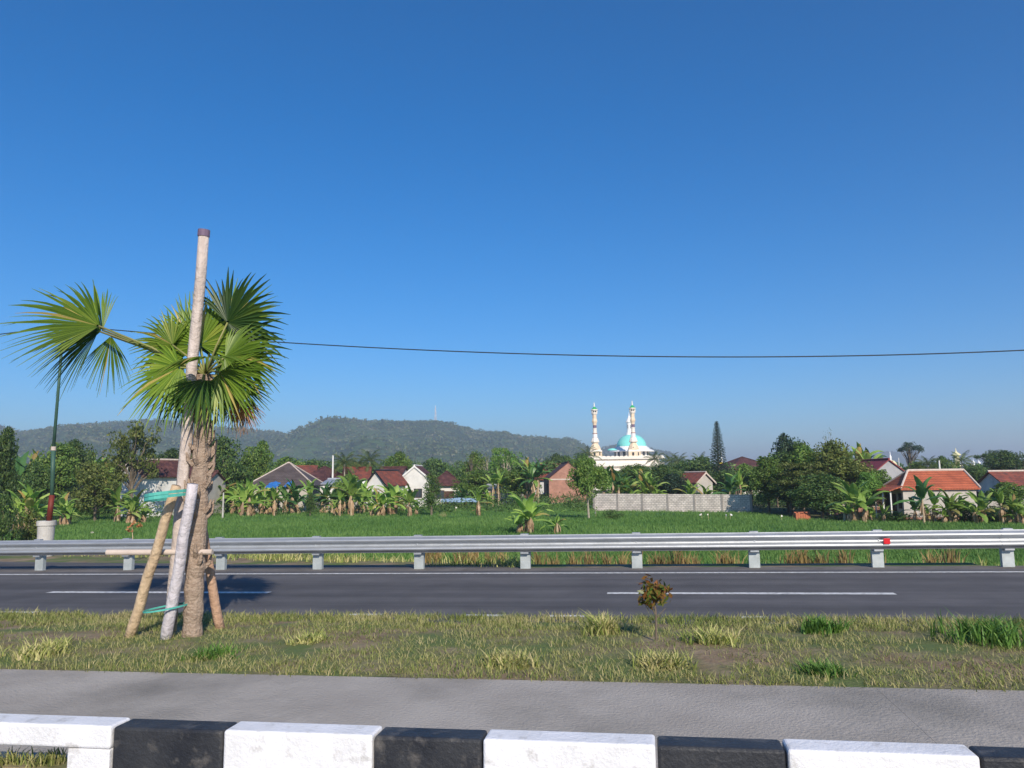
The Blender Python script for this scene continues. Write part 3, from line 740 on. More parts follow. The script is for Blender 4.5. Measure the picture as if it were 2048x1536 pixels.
broadleaf('open2', 4, 9, 7, .2, 30, 64, .34, .11, .7, twig=1)
broadleaf('spread', 14, 9, 8.5, .34, 44, 130, .36, .14, .75)
broadleaf('column', 5, 8, 2.6, .06, 30, 90, .26, .24, 1.2, narrow=True)
broadleaf('layered', 6, 8, 9, .16, 44, 100, .34, .12, .35, layered=True)
broadleaf('umbrella', 7, 12, 11, .5, 34, 34, .34, .07, .6, umbrella=True, twig=1)
broadleaf('twiggy', 8, 9, 6, .25, 30, 10, .26, .10, .8, twig=1)
broadleaf('bush', 9, 2.2, 3.0, .0, 16, 90, .17, .2, .8)
broadleaf('bush2', 10, 2.4, 2.6, .0, 18, 80, .2, .2, .9)

def banana_leafs(rr, H, n, dark=False, L0=2.0, upright=.5):
    fb = MB()
    for i in range(n):
        az = i * 2.4 + rr.uniform(-.3, .3); L = L0 * rr.uniform(.75, 1.15); el = R(rr.uniform(38, 78)) if i > n * .3 else R(rr.uniform(5, 40))
        el = el * (.7 + .6 * upright); dr = rr.uniform(.9, 1.9); d_ = Vector((math.cos(az), math.sin(az), 0)); tn = Vector((-d_.y, d_.x, 0))
        p = Vector((0, 0, H)) - Vector((0, 0, rr.uniform(0, .3))); rows_ = []; k = 9; W = L * rr.uniform(.115, .165)
        for j in range(k + 1):
            f = j / k; e = el - dr * f * f * 1.2
            wd = 0.03 if f < .12 else W * math.sin(min(1, (f - .08) / .92) ** .75 * PI) ** .6 + .01
            nrm = (Vector((0, 0, 1)) * math.cos(e) - d_ * math.sin(e))
            ra = rr.uniform(.75, 1.05) if f > .15 else 1; rb = rr.uniform(.75, 1.05) if f > .15 else 1
            fold = .25 + .4 * f
            rows_.append((p - tn * wd * ra * math.cos(fold) - Vector((0,0,wd * ra * math.sin(fold))), p.copy(), p + tn * wd * rb * math.cos(fold) - Vector((0,0,wd * rb * math.sin(fold)))))
            p = p + (d_ * math.cos(e) + Vector((0, 0, math.sin(e)))) * (L / k)
        vs = []; fs = []
        for row in rows_: vs += list(row)
        for j in range(k): fs += [(3*j, 3*j+1, 3*j+4, 3*j+3), (3*j+1, 3*j+2, 3*j+5, 3*j+4)]
        fb.add(vs, fs)
    return fb
def banana(key, seed, stems, H=1.45, L0=2.0, up_=.95, dryn=14, nl=11):
    rr = random.Random(seed); tb = MB(); lb = MB(); db = MB()
    for (x, y, k) in stems:
        h = H * k; lx = rr.uniform(-.12, .12)
        tb.tube([(x, y, -.15), (x + lx * .4, y, h * .5), (x + lx, y, h)], [.11 * k, .085 * k, .06 * k], 8)
        q = banana_leafs(rr, h - .05, nl, L0=L0 * k, upright=up_)
        lb.add([Vector(v) + Vector((x + lx, y, 0)) for v in q.v], q.f)
        for i in range(dryn):
            a = rr.uniform(0, 2*PI); z = h * rr.uniform(.45, .98); L = rr.uniform(.5, 1.0) * k
            d_ = Vector((math.cos(a), math.sin(a), 0)); tn = Vector((-d_.y, d_.x, 0)) * rr.uniform(.05, .12)
            p0 = Vector((x + lx * .7, y, z)) + d_ * .08; p1 = p0 + d_ * .14 - Vector((0,0,L*.5)); p2 = p0 + d_ * rr.uniform(.05, .2) - Vector((0,0,min(L, z - .05)))
            db.add([p0 - tn*.4, p0 + tn*.4, p1 + tn, p1 - tn, p2 + tn*.6, p2 - tn*.6], [(0,1,2,3), (3,2,4,5)])
    def raw(mb, n):
        me = bpy.data.meshes.new(n); me.from_pydata(mb.v, [], mb.f); return me
    PROTO[key] = (H + L0 * .52, L0 * 1.45, [('stem', tb.mesh('stem'), m_banstem), ('leaves', raw(lb, 'leaves'), fo_ban), ('dry_leaves', raw(db, 'dry_leaves'), fo_dry)])
m_banstem = M('banana_stem', (.50,.36,.26), (.34,.30,.16), 3, .8, .3, 15, sc=(1,1,.5))
banana('ban1', 21, [(0,0,1)])
banana('ban2', 22, [(0,0,1), (.5,.2,.72)])
banana('ban3', 23, [(0,0,1), (-.45,.3,.85), (.5,-.1,.7)])
banana('ban4', 24, [(0,0,1), (.55,.3,.9), (-.5,-.2,.6), (.1,.6,.8)], dryn=24)
banana('ban5', 28, [(0,0,1), (.3,.3,.6)], H=1.7, L0=1.8, up_=1.0, dryn=18, nl=8)
banana('ban6', 29, [(0,0,1), (-.6,.1,.9), (.2,.5,.65)], H=1.3, L0=2.2, up_=.6, dryn=20, nl=9)
banana('banyoung', 25, [(0,0,1)], H=.8, L0=1.5, up_=.8, dryn=5, nl=7)
banana('bantall', 26, [(0,0,1), (.7,.3,.9)], H=3.0, L0=2.5, up_=1.15, dryn=10, nl=10)
banana('banbig', 27, [(0,0,1)], H=2.2, L0=2.6, up_=.85, dryn=8, nl=9)

def coco(key, seed, H, L0, nf=20, lean=.3):
    rr = random.Random(seed); tb = MB(); tb.tube([(0,0,-.2), (lean*.3,0,H*.4), (lean,0,H)], [.2,.14,.11], 8)
    fb = MB()
    for i in range(nf):
        az = i * 2.39996 + rr.uniform(-.2,.2); el = R(80 - 105 * (i / nf)) ; L = L0 * rr.uniform(.85,1.1); d_ = Vector((math.cos(az), math.sin(az), 0)); tn = Vector((-d_.y, d_.x, 0))
        p = Vector((lean, 0, H)); k = 16; prev = None
        for j in range(k + 1):
            f = j / k; e = el - 1.25 * f ** 1.4
            dd = d_ * math.cos(e) + Vector((0,0,math.sin(e)))
            if j: fb.add([prev - tn*.03, prev + tn*.03, p + tn*.02, p - tn*.02], [(0,1,2,3)])
            if f > .12:
                ll = L * .23 * math.sin(min(1, f * 1.05) * PI * .93 + .12) ** .7 + .05
                for sgn in (-1, 1):
                    for q in (0, .5):
                        pb = p + dd * (L / k * q); tip = pb + (tn * sgn * .72 + dd * .5 + Vector((0,0,-.55 + rr.uniform(-.15,.2)))) * ll
                        fb.add([pb - dd*.035, pb + dd*.035, tip + dd*.012, tip - dd*.012], [(0,1,2,3)])
            prev = p.copy(); p = p + dd * (L / k)
    me = bpy.data.meshes.new('crown'); me.from_pydata(fb.v, [], fb.f)
    PROTO[key] = (H + L0 * .72, L0 * 1.7, [('trunk', tb.mesh('trunk'), m_palebark), ('crown', me, fo_coco)])
coco('coco1', 31, 8, 3.4); coco('coco2', 32, 8, 3.4, 17, -.5)
def pine(key):
    H = 16; rr = random.Random(5); tb = MB(); tb.tube([(0,0,-.2), (0,0,H*.5), (0,0,H)], [.28,.16,.02], 8)
    V = []; Fq = []
    z = 1.0; lv = 0
    cs = []
    while z < H - .1:
        f = z / H; L = 2.3 * (1 - f) ** .72 + .12; nb = 7
        for k in range(nb):
            a = 2*PI*k/nb + lv * .5 + rr.uniform(-.15,.15); d_ = Vector((math.cos(a), math.sin(a), 0)); p0 = Vector((0,0,z)); tip = p0 + d_ * L * rr.uniform(.85,1.1) + Vector((0,0,L*.22))
            mid = p0.lerp(tip, .5) - Vector((0,0,L*.05))
            tb.tube([p0, mid, tip], [.035*(1-f)+.01,.02,.008], 4, False)
            m_ = max(4, int(L * 8))
            for i in range(m_):
                q = (i + .5) / m_; c = p0.lerp(mid, q*2) if q < .5 else mid.lerp(tip, q*2-1)
                cs.append((c.x, c.y, c.z + .03, .10 + .05 * (1 - f)))
        z += .42 * (1 - .35 * f); lv += 1
    V, Fq = leafcloud(cs, 7, .22, 8, .8, .35)
    PROTO[key] = (H, 4.8, [('trunk', tb.mesh('trunk'), m_trunk), ('crown', npmesh('crown', V, Fq), fo_dark)])
pine('pine')

def real_size(parts):
    z = 0; w_ = 0
    for nm, me, m in parts:
        if nm in ('crown', 'leaves'):
            a = np.zeros(len(me.vertices) * 3, np.float32); me.vertices.foreach_get('co', a); a = a.reshape(-1, 3)
            z = np.percentile(a[:, 2], 99.6); w_ = np.percentile(np.hypot(a[:, 0], a[:, 1]), 94) * 2
    return float(z), float(w_)
for key_ in list(PROTO): PROTO[key_] = (*real_size(PROTO[key_][2]), PROTO[key_][2])
rz_ = random.Random(77)
def put(key, name, px, base, top, label, cat, group=None, wpx=None, mat=None, rz=None, tmat=None):
    """base: ('y', py) = foot seen on the field at that row; or a distance in metres. top: row of its top."""
    H, W, parts = PROTO[key]
    if isinstance(base, tuple):
        q = on_field(px, base[1]); Y = q.y
    else: Y = base
    tp = at(px, top, Y); z0 = gz(tp.x, Y) if Y < 60 else PZ
    if isinstance(base, tuple):
        q = on_field(px, base[1], z0); tp = at(px, top, q.y); Y = q.y
    sz = (tp.z - z0) / H
    sx = sz if wpx is None else (wpx * Y / F) / W
    root = empty(name, (at(px, base[1] if isinstance(base, tuple) else top, Y).x, Y, z0 - .01), rz_.uniform(0, 6.28) if rz is None else rz, label, cat, group, (sx, sx, sz))
    for nm, me, m in parts:
        if nm in ('crown', 'leaves') and mat: m = mat
        if nm == 'trunk' and tmat: m = tmat
        link(nm, me, m, root)
    return root

# ---------------------------------------------------------------- houses
def window(par, x, z, w_, h_, f=None, depth=0, face='front', wall_x=0, mat=m_glass):
    """window on the front (y=depth) or on the left wall (x=wall_x, x means y)"""
    if face == 'front': T = lambda v: Vector((x + v.x, depth + v.y, z + v.z))
    else: T = lambda v: Vector((wall_x + v.y, x - v.x, z + v.z))
    b = MB(); b.box(-w_/2, w_/2, -.02, .0, -h_/2, h_/2, T); o = b.build('window', mat, par)
    b = MB(); t_ = .06
    b.box(-w_/2 - t_, -w_/2, -.05, .0, -h_/2 - t_, h_/2 + t_, T); b.box(w_/2, w_/2 + t_, -.05, .0, -h_/2 - t_, h_/2 + t_, T)
    b.box(-w_/2, w_/2, -.05, .0, h_/2, h_/2 + t_, T); b.box(-w_/2, w_/2, -.05, .0, -h_/2 - t_, -h_/2, T); b.box(-.02, .02, -.045, -.021, -h_/2, h_/2, T)
    b.build('frame', m_wood, o); return o
def door(par, x, w_, h_, depth=0, face='front', wall_x=0, z0=.1):
    if face == 'front': T = lambda v: Vector((x + v.x, depth + v.y, z0 + v.z))
    else: T = lambda v: Vector((wall_x + v.y, x - v.x, z0 + v.z))
    b = MB(); b.box(-w_/2, w_/2, -.03, 0, 0, h_, T); o = b.build('door', m_wood, par)
    b = MB(); b.box(w_/2 - .12, w_/2 - .08, -.07, -.031, h_ * .45, h_ * .5, T); b.build('handle', m_galv, o); return o
def house(name, label, px, Y, wpx, dep, eave_row, ridge_row, style, wm, rm, rz=0, ov=.35, trim=None, feats=(), base=PZ, band=None, cat='house', group=None, hipf=.75, xo=0):
    c = at(px, eave_row, Y); he = c.z - base; hr = at(px, ridge_row, Y + (dep / 2 if style != 'gable' else 0)).z - base
    w_ = wpx * Y / F
    root = empty(name, (c.x, Y, base), rz, label, cat, group)
    b = MB(); b.box(-w_/2, w_/2, 0, dep, -.3, he)
    rise = hr - he; tk = .12
    if style == 'gable':
        b.add([(-w_/2,0,he-.001),(w_/2,0,he-.001),(0,0,hr-.001),(-w_/2,dep,he-.001),(w_/2,dep,he-.001),(0,dep,hr-.001)], [(0,1,2),(5,4,3)])
    elif style == 'side':
        b.add([(-w_/2,0,he-.001),(-w_/2,dep,he-.001),(-w_/2,dep/2,hr-.001),(w_/2,0,he-.001),(w_/2,dep,he-.001),(w_/2,dep/2,hr-.001)], [(0,1,2),(5,4,3)])
    b.build('wall', wm, root)
    rb = MB(); sl = rise / (w_/2 if style == 'gable' else dep/2)
    if style == 'gable':
        for sg in (-1, 1):
            x1 = sg * (w_/2 + ov); z1 = he - ov * sl
            rb.add([(0,-ov*.6,hr+.02),(x1,-ov*.6,z1+.02),(x1,dep+ov,z1+.02),(0,dep+ov,hr+.02),(0,-ov*.6,hr+.02+tk),(x1,-ov*.6,z1+.02+tk),(x1,dep+ov,z1+.02+tk),(0,dep+ov,hr+.02+tk)],
                   [(0,1,2,3),(4,5,6,7),(0,1,5,4),(1,2,6,5),(2,3,7,6),(3,0,4,7)])
        cap = [(0, -ov*.6-.01, hr+tk+.06), (0, dep+ov, hr+tk+.06)]
    elif style == 'side':
        for sg in (0, 1):
            y1 = -ov if sg == 0 else dep + ov; z1 = he - ov * sl; X = w_/2 + ov * .7
            rb.add([(-X,dep/2,hr+.02),(-X,y1,z1+.02),(X,y1,z1+.02),(X,dep/2,hr+.02),(-X,dep/2,hr+.02+tk),(-X,y1,z1+.02+tk),(X,y1,z1+.02+tk),(X,dep/2,hr+.02+tk)],
                   [(0,1,2,3),(4,5,6,7),(0,1,5,4),(1,2,6,5),(2,3,7,6),(3,0,4,7)])
        cap = [(-w_/2-ov*.7, dep/2, hr+tk+.06), (w_/2+ov*.7, dep/2, hr+tk+.06)]
    else:
        X = w_/2 + ov; hx = max(.1, w_/2 - dep/2 * hipf); z1 = he - ov * sl * .8
        rb.add([(-X,-ov,z1),(X,-ov,z1),(X,dep+ov,z1),(-X,dep+ov,z1),(-hx+xo,dep/2,hr),(hx+xo,dep/2,hr),(-X,-ov,z1-.1),(X,-ov,z1-.1),(X,dep+ov,z1-.1),(-X,dep+ov,z1-.1)],
               [(0,1,5,4),(1,2,5),(2,3,4,5),(3,0,4),(0,6,7,1),(1,7,8,2),(2,8,9,3),(3,9,6,0),(6,9,8,7)])
        cap = [(-hx+xo, dep/2, hr+.04), (hx+xo, dep/2, hr+.04)]
    ro = rb.build('roof', rm, root)
    cb = MB(); cb.tube(cap, .11, 8)
    if style == 'hip':
        for q in ((-X,-ov),(X,-ov),(X,dep+ov),(-X,dep+ov)): cb.tube([((hx if q[0] > 0 else -hx) + xo, dep/2, hr+.04), (q[0], q[1], z1+.05)], .09, 6)
    cb.build('ridge_cap', trim or rm, ro)
    if style == 'gable' and trim:
        t_ = MB()
        for sg in (-1, 1):
            t_.add([(0,-ov*.6-.04,hr-.12),(0,-ov*.6-.04,hr+tk+.05),(sg*(w_/2+ov),-ov*.6-.04,he-ov*sl+tk+.05),(sg*(w_/2+ov),-ov*.6-.04,he-ov*sl-.12),(0,-ov*.6-.01,hr-.12),(0,-ov*.6-.01,hr+tk+.05),(sg*(w_/2+ov),-ov*.6-.01,he-ov*sl+tk+.05),(sg*(w_/2+ov),-ov*.6-.01,he-ov*sl-.12)],
                   [(0,1,2,3),(7,6,5,4),(0,4,5,1),(1,5,6,2),(2,6,7,3),(3,7,4,0)])
        t_.build('bargeboard', trim, root)
    if band:
        for bz in band:
            q = MB(); q.box(-w_/2 - .02, w_/2 + .02, -.03, -.003, he * bz - .09, he * bz + .09); q.build('band', m_trim, root)
    for ft in feats:
        if ft[0] == 'w': window(root, ft[1] * w_, he * ft[2], ft[3], ft[4])
        elif ft[0] == 'd': door(root, ft[1] * w_, ft[2], ft[3])
        elif ft[0] == 'wl': window(root, ft[1] * dep, he * ft[2], ft[3], ft[4], face='left', wall_x=-w_/2)
        elif ft[0] == 'dl': door(root, ft[1] * dep, ft[2], ft[3], face='left', wall_x=-w_/2)
    return root, w_, he, hr
YO = 66
oh, ow, ohe, ohr = house('small_house', 'small beige house with bright orange tiled hip roof behind the bananas on the right', 1878, YO, 139, 4.2, 974, 941, 'hip', m_bwall, m_orange, R(-5), .25, m_trim,
      (('dl', .45, .85, 2.05), ('wl', .15, .58, .5, 1.2), ('wl', .8, .58, .7, 1.2)), base=-2.05, hipf=.30, xo=.75)
for yy in (-.1, 1.6, 3.4):
    b = MB(); b.box(-ow/2 - 1.1, -ow/2 - 1.0, yy, yy + .1, 0, ohe - .32); b.build('porch_post', m_whitetrim, oh)
b = MB(); b.add([(-ow/2-1.3,-.55,ohe-.32),(-ow/2-.2,-.55,ohe+.06),(-ow/2-.2,4.4,ohe+.06),(-ow/2-1.3,4.4,ohe-.32),(-ow/2-1.3,-.55,ohe-.24),(-ow/2-.2,-.55,ohe+.14),(-ow/2-.2,4.4,ohe+.14),(-ow/2-1.3,4.4,ohe-.24)],
      [(0,1,2,3),(4,5,6,7),(0,1,5,4),(1,2,6,5),(2,3,7,6),(3,0,4,7)]); b.build('porch_roof', m_orange, oh)
b = MB(); b.box(-ow/2 - 1.4, ow/2 + .2, -.6, -.02, -.3, .22); b.build('plinth', m_brick, oh)
house('gabled_house', 'tall grey plastered gable house with pink sheet roof left of the orange roofed house', 1779, 84, 84, 9, 953, 921, 'gable', m_gwall, m_pinkroof, R(4), .3, None, (('wl', .4, .6, 1, 1.2), ('w', .1, .5, .9, 1.1)))
house('annexe', 'low white and grey annexe under the pink roofed house with dark doorway', 1768, 78, 52, 5, 985, 976, 'side', m_gwall, m_rust, 0, .3, None, (('d', -.2, 1.6, 2.0), ('w', .3, .55, 1, 1)))
house('brick_house', 'unplastered red brick gable house with pale concrete bands in the middle distance', 1137, 122, 78, 9, 957, 926, 'gable', m_brick, m_maroon, R(3), .12, None, (('wl', .3, .55, 1.2, 1.8),), band=(.97, .02))
house('tile_roof_house', 'house with red brown tiled gable roof peeking out left of the red brick house', 1088, 138, 50, 8, 957, 930, 'side', m_wwall, m_rust, R(-20), .5)
house('white_house', 'white gable house with dark maroon roof behind the tall dark column tree', 829, 112, 60, 5, 958, 933, 'gable', m_wwall, m_maroon, R(-5), .3, m_whitetrim, (('w', .12, .5, 1.1, 1.2),))
house('maroon_roof_house', 'low white walled house with dark maroon hip roof right of the white gable house', 893, 120, 50, 7, 967, 943, 'hip', m_wwall, m_maroon, R(4), .6, None, (('d', .1, 1.6, 2.1), ('w', -.25, .5, 1.2, 1.2)))
house('cream_house', 'cream gable house with red tiled roof and black bargeboards among the left hand roofs', 752, 104, 40, 5.5, 966, 943, 'gable', m_wwall, m_rust, R(-22), .4, m_dark, (('w', 0, .5, 1, 1.2),))
house('back_house', 'house with dark maroon roof directly behind the cream gable house', 772, 128, 48, 7, 960, 936, 'side', m_wwall, m_maroon, R(-12), .5)
house('far_red_house', 'house with red tiled roof and bright white wall left of the cream gable house', 712, 120, 50, 7, 957, 937, 'side', m_purewhite, m_rust, R(8), .4)
house('hip_house', 'wide house under a grey brown hip roof above the blue tarpaulin', 562, 98, 108, 10, 966, 926, 'hip', m_bwall, m_brownroof, R(6), .7, m_trim, (('w', .2, .5, 1.2, 1.2), ('d', -.1, 1, 2.1)))
house('red_hip_house', 'house with red and maroon tiled hip roof right of the grey brown roof', 618, 112, 62, 9, 962, 934, 'hip', m_wwall, m_maroon, R(-16), .6, None)
house('red_gable_house', 'house with a small bright red tiled roof behind the grey brown roof', 606, 128, 44, 7, 950, 934, 'side', m_wwall, m_rust, R(10), .4)
house('low_shed', 'low whitewashed shed with tin roof between the banana plants and the red roofs', 668, 102, 46, 5, 968, 960, 'side', m_wwall, m_tin, R(-6), .3, None, (('d', .1, .9, 1.9),))
lh = house('farm_house', 'white walled house with maroon tiled roof behind the fan palm trunk', 262, 88, 62, 8, 948, 921, 'gable', m_wwall, m_maroon, R(-30), .5, m_trim, (('w', -.1, .45, .9, 1.1),))
house('lean_to', 'beige lean-to with low maroon roof against the farm house behind the palm', 368, 92, 90, 5, 966, 946, 'side', m_bwall, m_maroon, R(-6), .4, None, (('w', .2, .5, 1, 1),))
house('long_roof_house', 'long low house with weathered brick red tile roof at the right edge', 2096, 86, 170, 5, 968, 944, 'side', m_wwall, m_rust, R(0), .4, m_trim, (('w', -.3, .5, 1.2, 1.2),))
house('flat_roof_house', 'low white house with flat pale canopy between the orange roof and the right edge', 1965, 92, 44, 5, 975, 970, 'side', m_wwall, m_tin, 0, .4, None, (('w', 0, .5, 1.3, 1.1),))
house('maroon_ridge_house', 'large maroon roof with raised ridge ends beyond the norfolk pine', 1512, 150, 92, 12, 936, 914, 'hip', m_wwall, m_maroon, R(8), .8)
house('orange_gable_hut', 'small hut with orange brown roof behind the middle of the block wall', 1410, 116, 40, 6, 962, 946, 'gable', m_bwall, m_rust, R(30), .5, m_trim)
house('brown_gable_hut', 'tiny hut with brown roof showing between dark trees above the block wall', 1366, 122, 26, 5, 964, 951, 'side', m_bwall, m_rust, R(-20), .4)
house('tin_shed', 'low shed with pale tin roof behind the long cream wall', 995, 118, 46, 4, 978, 971, 'side', m_wwall, m_tin, R(-8), .3)

# walls
def wallrun(name, label, a, c, h_, th, mat, post=None, n=0, cat='wall', cop=None):
    root = empty(name, a, 0, label, cat); d_ = Vector((c.x - a.x, c.y - a.y, 0)); L = d_.length; ang = math.atan2(d_.y, d_.x); root.rotation_euler.z = ang
    hh = h_ if isinstance(h_, tuple) else (h_, h_)
    b = MB(); b.add([(0,0,-.4),(L,0,-.4),(L,th,-.4),(0,th,-.4),(0,0,hh[0]),(L,0,hh[1]),(L,th,hh[1]),(0,th,hh[0])], [(0,3,2,1),(4,5,6,7),(0,1,5,4),(1,2,6,5),(2,3,7,6),(3,0,4,7)])
    b.build('wall_panel', mat, root)
    for i in range(n):
        x = L * i / (n - 1); h2 = hh[0] + (hh[1] - hh[0]) * i / (n - 1)
        q = MB(); q.box(x - .12, x + .12, -.03, th + .03, -.4, h2 + .03); q.build('pillar', post, root)
    if cop:
        q = MB(); q.add([(-.02,-.04,hh[0]+.004),(L+.02,-.04,hh[1]+.004),(L+.02,th+.04,hh[1]+.004),(-.02,th+.04,hh[0]+.004),(-.02,-.04,hh[0]+.08),(L+.02,-.04,hh[1]+.08),(L+.02,th+.04,hh[1]+.08),(-.02,th+.04,hh[0]+.08)], [(0,3,2,1),(4,5,6,7),(0,1,5,4),(1,2,6,5),(2,3,7,6),(3,0,4,7)]); q.build('coping', cop, root)
    return root
a = on_field(1188, 1021.5); c = on_field(1503, 1025.5)
wallrun('block_wall', 'long grey concrete block wall with pillars at the far edge of the paddy', a, c, (at(1188, 987, a.y).z - PZ, at(1503, 989.5, c.y).z - PZ), .2, m_block, M('pillar_concrete', (.36,.33,.30), (.28,.255,.235), 3, .9), 7)
a = on_field(1048, 1005.5); c = on_field(1098, 1006)
wallrun('low_brick_wall', 'low red brick wall running up to the left side of the brick house', a, c, at(1048, 988, a.y).z - PZ, .2, m_brick)
a = on_field(905, 1003); c = on_field(1046, 1004)
wallrun('cream_wall', 'long low cream plastered wall left of the red brick house', a, c, at(905, 984, a.y).z - PZ, .2, m_bwall, cop=m_trim)
a = on_field(1655, 1030); c = on_field(1765, 1030)
wallrun('brick_garden_wall', 'low brick garden wall in front of the dark doorway right of centre', a, c, .75, .2, m_brick, cop=m_trim)
a = on_field(1960, 1018); c = on_field(2200, 1018)
wallrun('pale_garden_wall', 'low pale garden wall behind the bananas at the right edge', a, c, 1.5, .2, m_bwall)
# low concrete parapet beside the side road on the left
s1 = on_road(395, 1128)[0]; 
pa_ = road(-40, side(-40) + .35, 0); pb_ = road(s1, side(s1) + .35, 0)
wallrun('parapet', 'low grey weathered concrete parapet seen under the left end of the guardrail', pa_, pb_, (.16, .14), .16, m_cem)
# brick pile
a = on_field(1607, 1041); e = empty('brick_pile', a, R(8), 'orange brick pile standing at the edge of the paddy under the dark trees', 'brick pile')
b = MB(); rr = random.Random(2)
for i in range(6):
    for j in range(2):
        for k in range(10):
            if k > 7 and rr.random() < .4: continue
            b.box(-.66 + i * .22 + rr.uniform(0,.01), -.66 + i * .22 + .205, j * .25 + rr.uniform(0,.02), j * .25 + .23, k * .072, k * .072 + .066)
b.build('bricks', M('loose_brick', (.50,.17,.09), (.40,.13,.07), 6, .9), e)
# blue tarpaulin, pale sheet, stones, small bits in the field
def tarp(name, px, row, Y, wpx, h_, lab, mat, seed, cat):
    c = at(px, row, Y); e = empty(name, (c.x, Y, c.z - h_/2), 0, lab, cat); W = wpx * Y / F; vs = []; nx, nzz = 16, 7
    for j in range(nzz):
        for i in range(nx):
            u = i / (nx - 1) - .5; v = j / (nzz - 1)
            vs.append((u * W, v * 1.6 + .15 * noise.noise(Vector((u * 6, v * 3, seed))), h_ * v * (1 - .5 * abs(u)) + .22 * h_ * noise.noise(Vector((u * 8, v * 4, seed + 3)))))
    fs = [(j*nx+i, j*nx+i+1, (j+1)*nx+i+1, (j+1)*nx+i) for j in range(nzz-1) for i in range(nx-1)]
    b = MB(); b.add(vs, fs); b.build('sheet', mat, e, True)
    # poles down to the ground
    for u in (-.5, .5):
        p = MB(); p.tube([(u * W, .05, PZ - (c.z - h_/2) - .1), (u * W, .05, h_ * .2)], .035, 6)
        if c.z - h_/2 > PZ + .3: p.build('pole', m_bamboo, e)
    return e
tarp('tarpaulin', 542, 969, 92, 24, .75, 'bright blue tarpaulin slung in front of the grey brown hip roof', m_blue, 1, 'tarpaulin')
tarp('tarpaulin', 574, 968, 94, 15, .7, 'smaller blue tarpaulin to the right of the bright blue one', m_blue, 5, 'tarpaulin')
tarp('plastic_sheet', 918, 1000, 104, 74, .55, 'pale blue plastic sheet lying along the far field edge left of the cream wall', m_palewater, 8, 'plastic sheet')
tarp('plastic_sheet', 835, 1001, 106, 30, .5, 'white plastic sheet heaped in front of the white gable house', m_wwall, 11, 'plastic sheet')
def lump(name, px, py, w_, h_, mat, lab, cat, seed=0, group=None, z=None):
    q = on_field(px, py); z0 = gz(q.x, q.y)
    if z0 > PZ + .1: q = on_field(px, py, z0); 
    e = empty(name, (q.x, q.y, z0), seed, lab, cat, group); b = MB(); bm = bmesh.new(); bmesh.ops.create_icosphere(bm, subdivisions=2, radius=1)
    for v in bm.verts: v.co = Vector((v.co.x * w_/2, v.co.y * w_/2.6, max(-.2, v.co.z) * h_)) * (1 + .35 * noise.noise(v.co * 1.7 + Vector((seed, 0, 0))))
    me = bpy.data.meshes.new('rock'); bm.to_mesh(me); bm.free(); link('rock', me, mat, e); return e
lump('boulder', 185, 1069, .5, .22, m_stone, 'small pale boulder in the grass right of the utility pole base', 'rock', 3)
lump('dirt_mound', 885, 1034, 1.1, .5, m_soil, 'brown mound of earth in the paddy left of centre', 'dirt mound', 4)
for i, (px, py, lab) in enumerate(((911, 1024, 'white plastic rag on a short stick in the left part of the paddy'), (922, 1011, 'white rag on a stick at the far paddy edge by the pale blue sheet'), (1192, 1036, 'pale rag on a stick at the left end of the block wall'),
      (1404, 1041, 'leftmost white rag in the paddy in front of the block wall'), (1417, 1041, 'second white rag in the paddy in front of the block wall'), (1452, 1043, 'third white rag in the paddy in front of the block wall'), (1461, 1042, 'fourth white rag near the right end of the block wall'), (1563, 1045, 'white rag in the paddy left of the orange brick pile'))):
    q = on_field(px, py); e = empty('rag', (q.x, q.y, PZ), i, lab, 'rag', 'white rags in the paddy')
    b = MB(); b.tube([(0,0,-.1), (0,0,.62)], .012, 5); b.build('stick', m_bamboo, e)
    b = MB(); b.add([(0,0,.62),(.09,.04,.6),(.19,-.03,.54),(0,.01,.48),(.1,-.03,.45),(.17,.03,.42)], [(0,1,4,3),(1,2,5,4)]); b.build('cloth', m_whitetrim, e)

# ---------------------------------------------------------------- mosque
YM = 280.0; K = YM / F
def mz(row, px=1262): return at(px, row, YM).z - PZ
c0 = at(1253, 912, YM)
mq = empty('mosque', (c0.x, YM, PZ), 0, 'cream and white mosque with turquoise dome and green capped minarets above the trees', 'mosque')
def mx(px): return at(px, 900, YM).x - c0.x
zr = mz(918)
b = MB(); b.box(mx(1175), mx(1318), 0, 34, -.3, zr); b.build('wall', m_mwhite, mq)
b = MB(); b.box(mx(1173), mx(1328), -.8, 35, zr + .002, zr + .45); b.build('cornice', m_mwhite, mq)
b = MB(); b.box(mx(1178), mx(1326), -1.3, -.803, zr - 2.6, zr - 1.4); b.box(mx(1182), mx(1322), -1.8, -.01, zr - 4.4, zr - 3.6); b.build('canopy', m_mwhite, mq)
for k in range(13):
    x = mx(1186 + 11 * k); z = zr - 5.9
    window(mq, x, z, 1.0, 1.9)
b = MB(); x = mx(1176); 
while x < mx(1326):
    pr = [(-.8, 0), (.8, 0), (.8, .3)] + [(.8 * math.cos(t * PI / 8), .3 + .45 * math.sin(t * PI / 8)) for t in range(1, 8)] + [(-.8, .3)]
    b.extr(pr, -.8, -.5, lambda u, v, y, x=x: (x + .8 + u, y, zr + .453 + v)); x += 1.605
b.build('parapet', m_mwhite, mq)
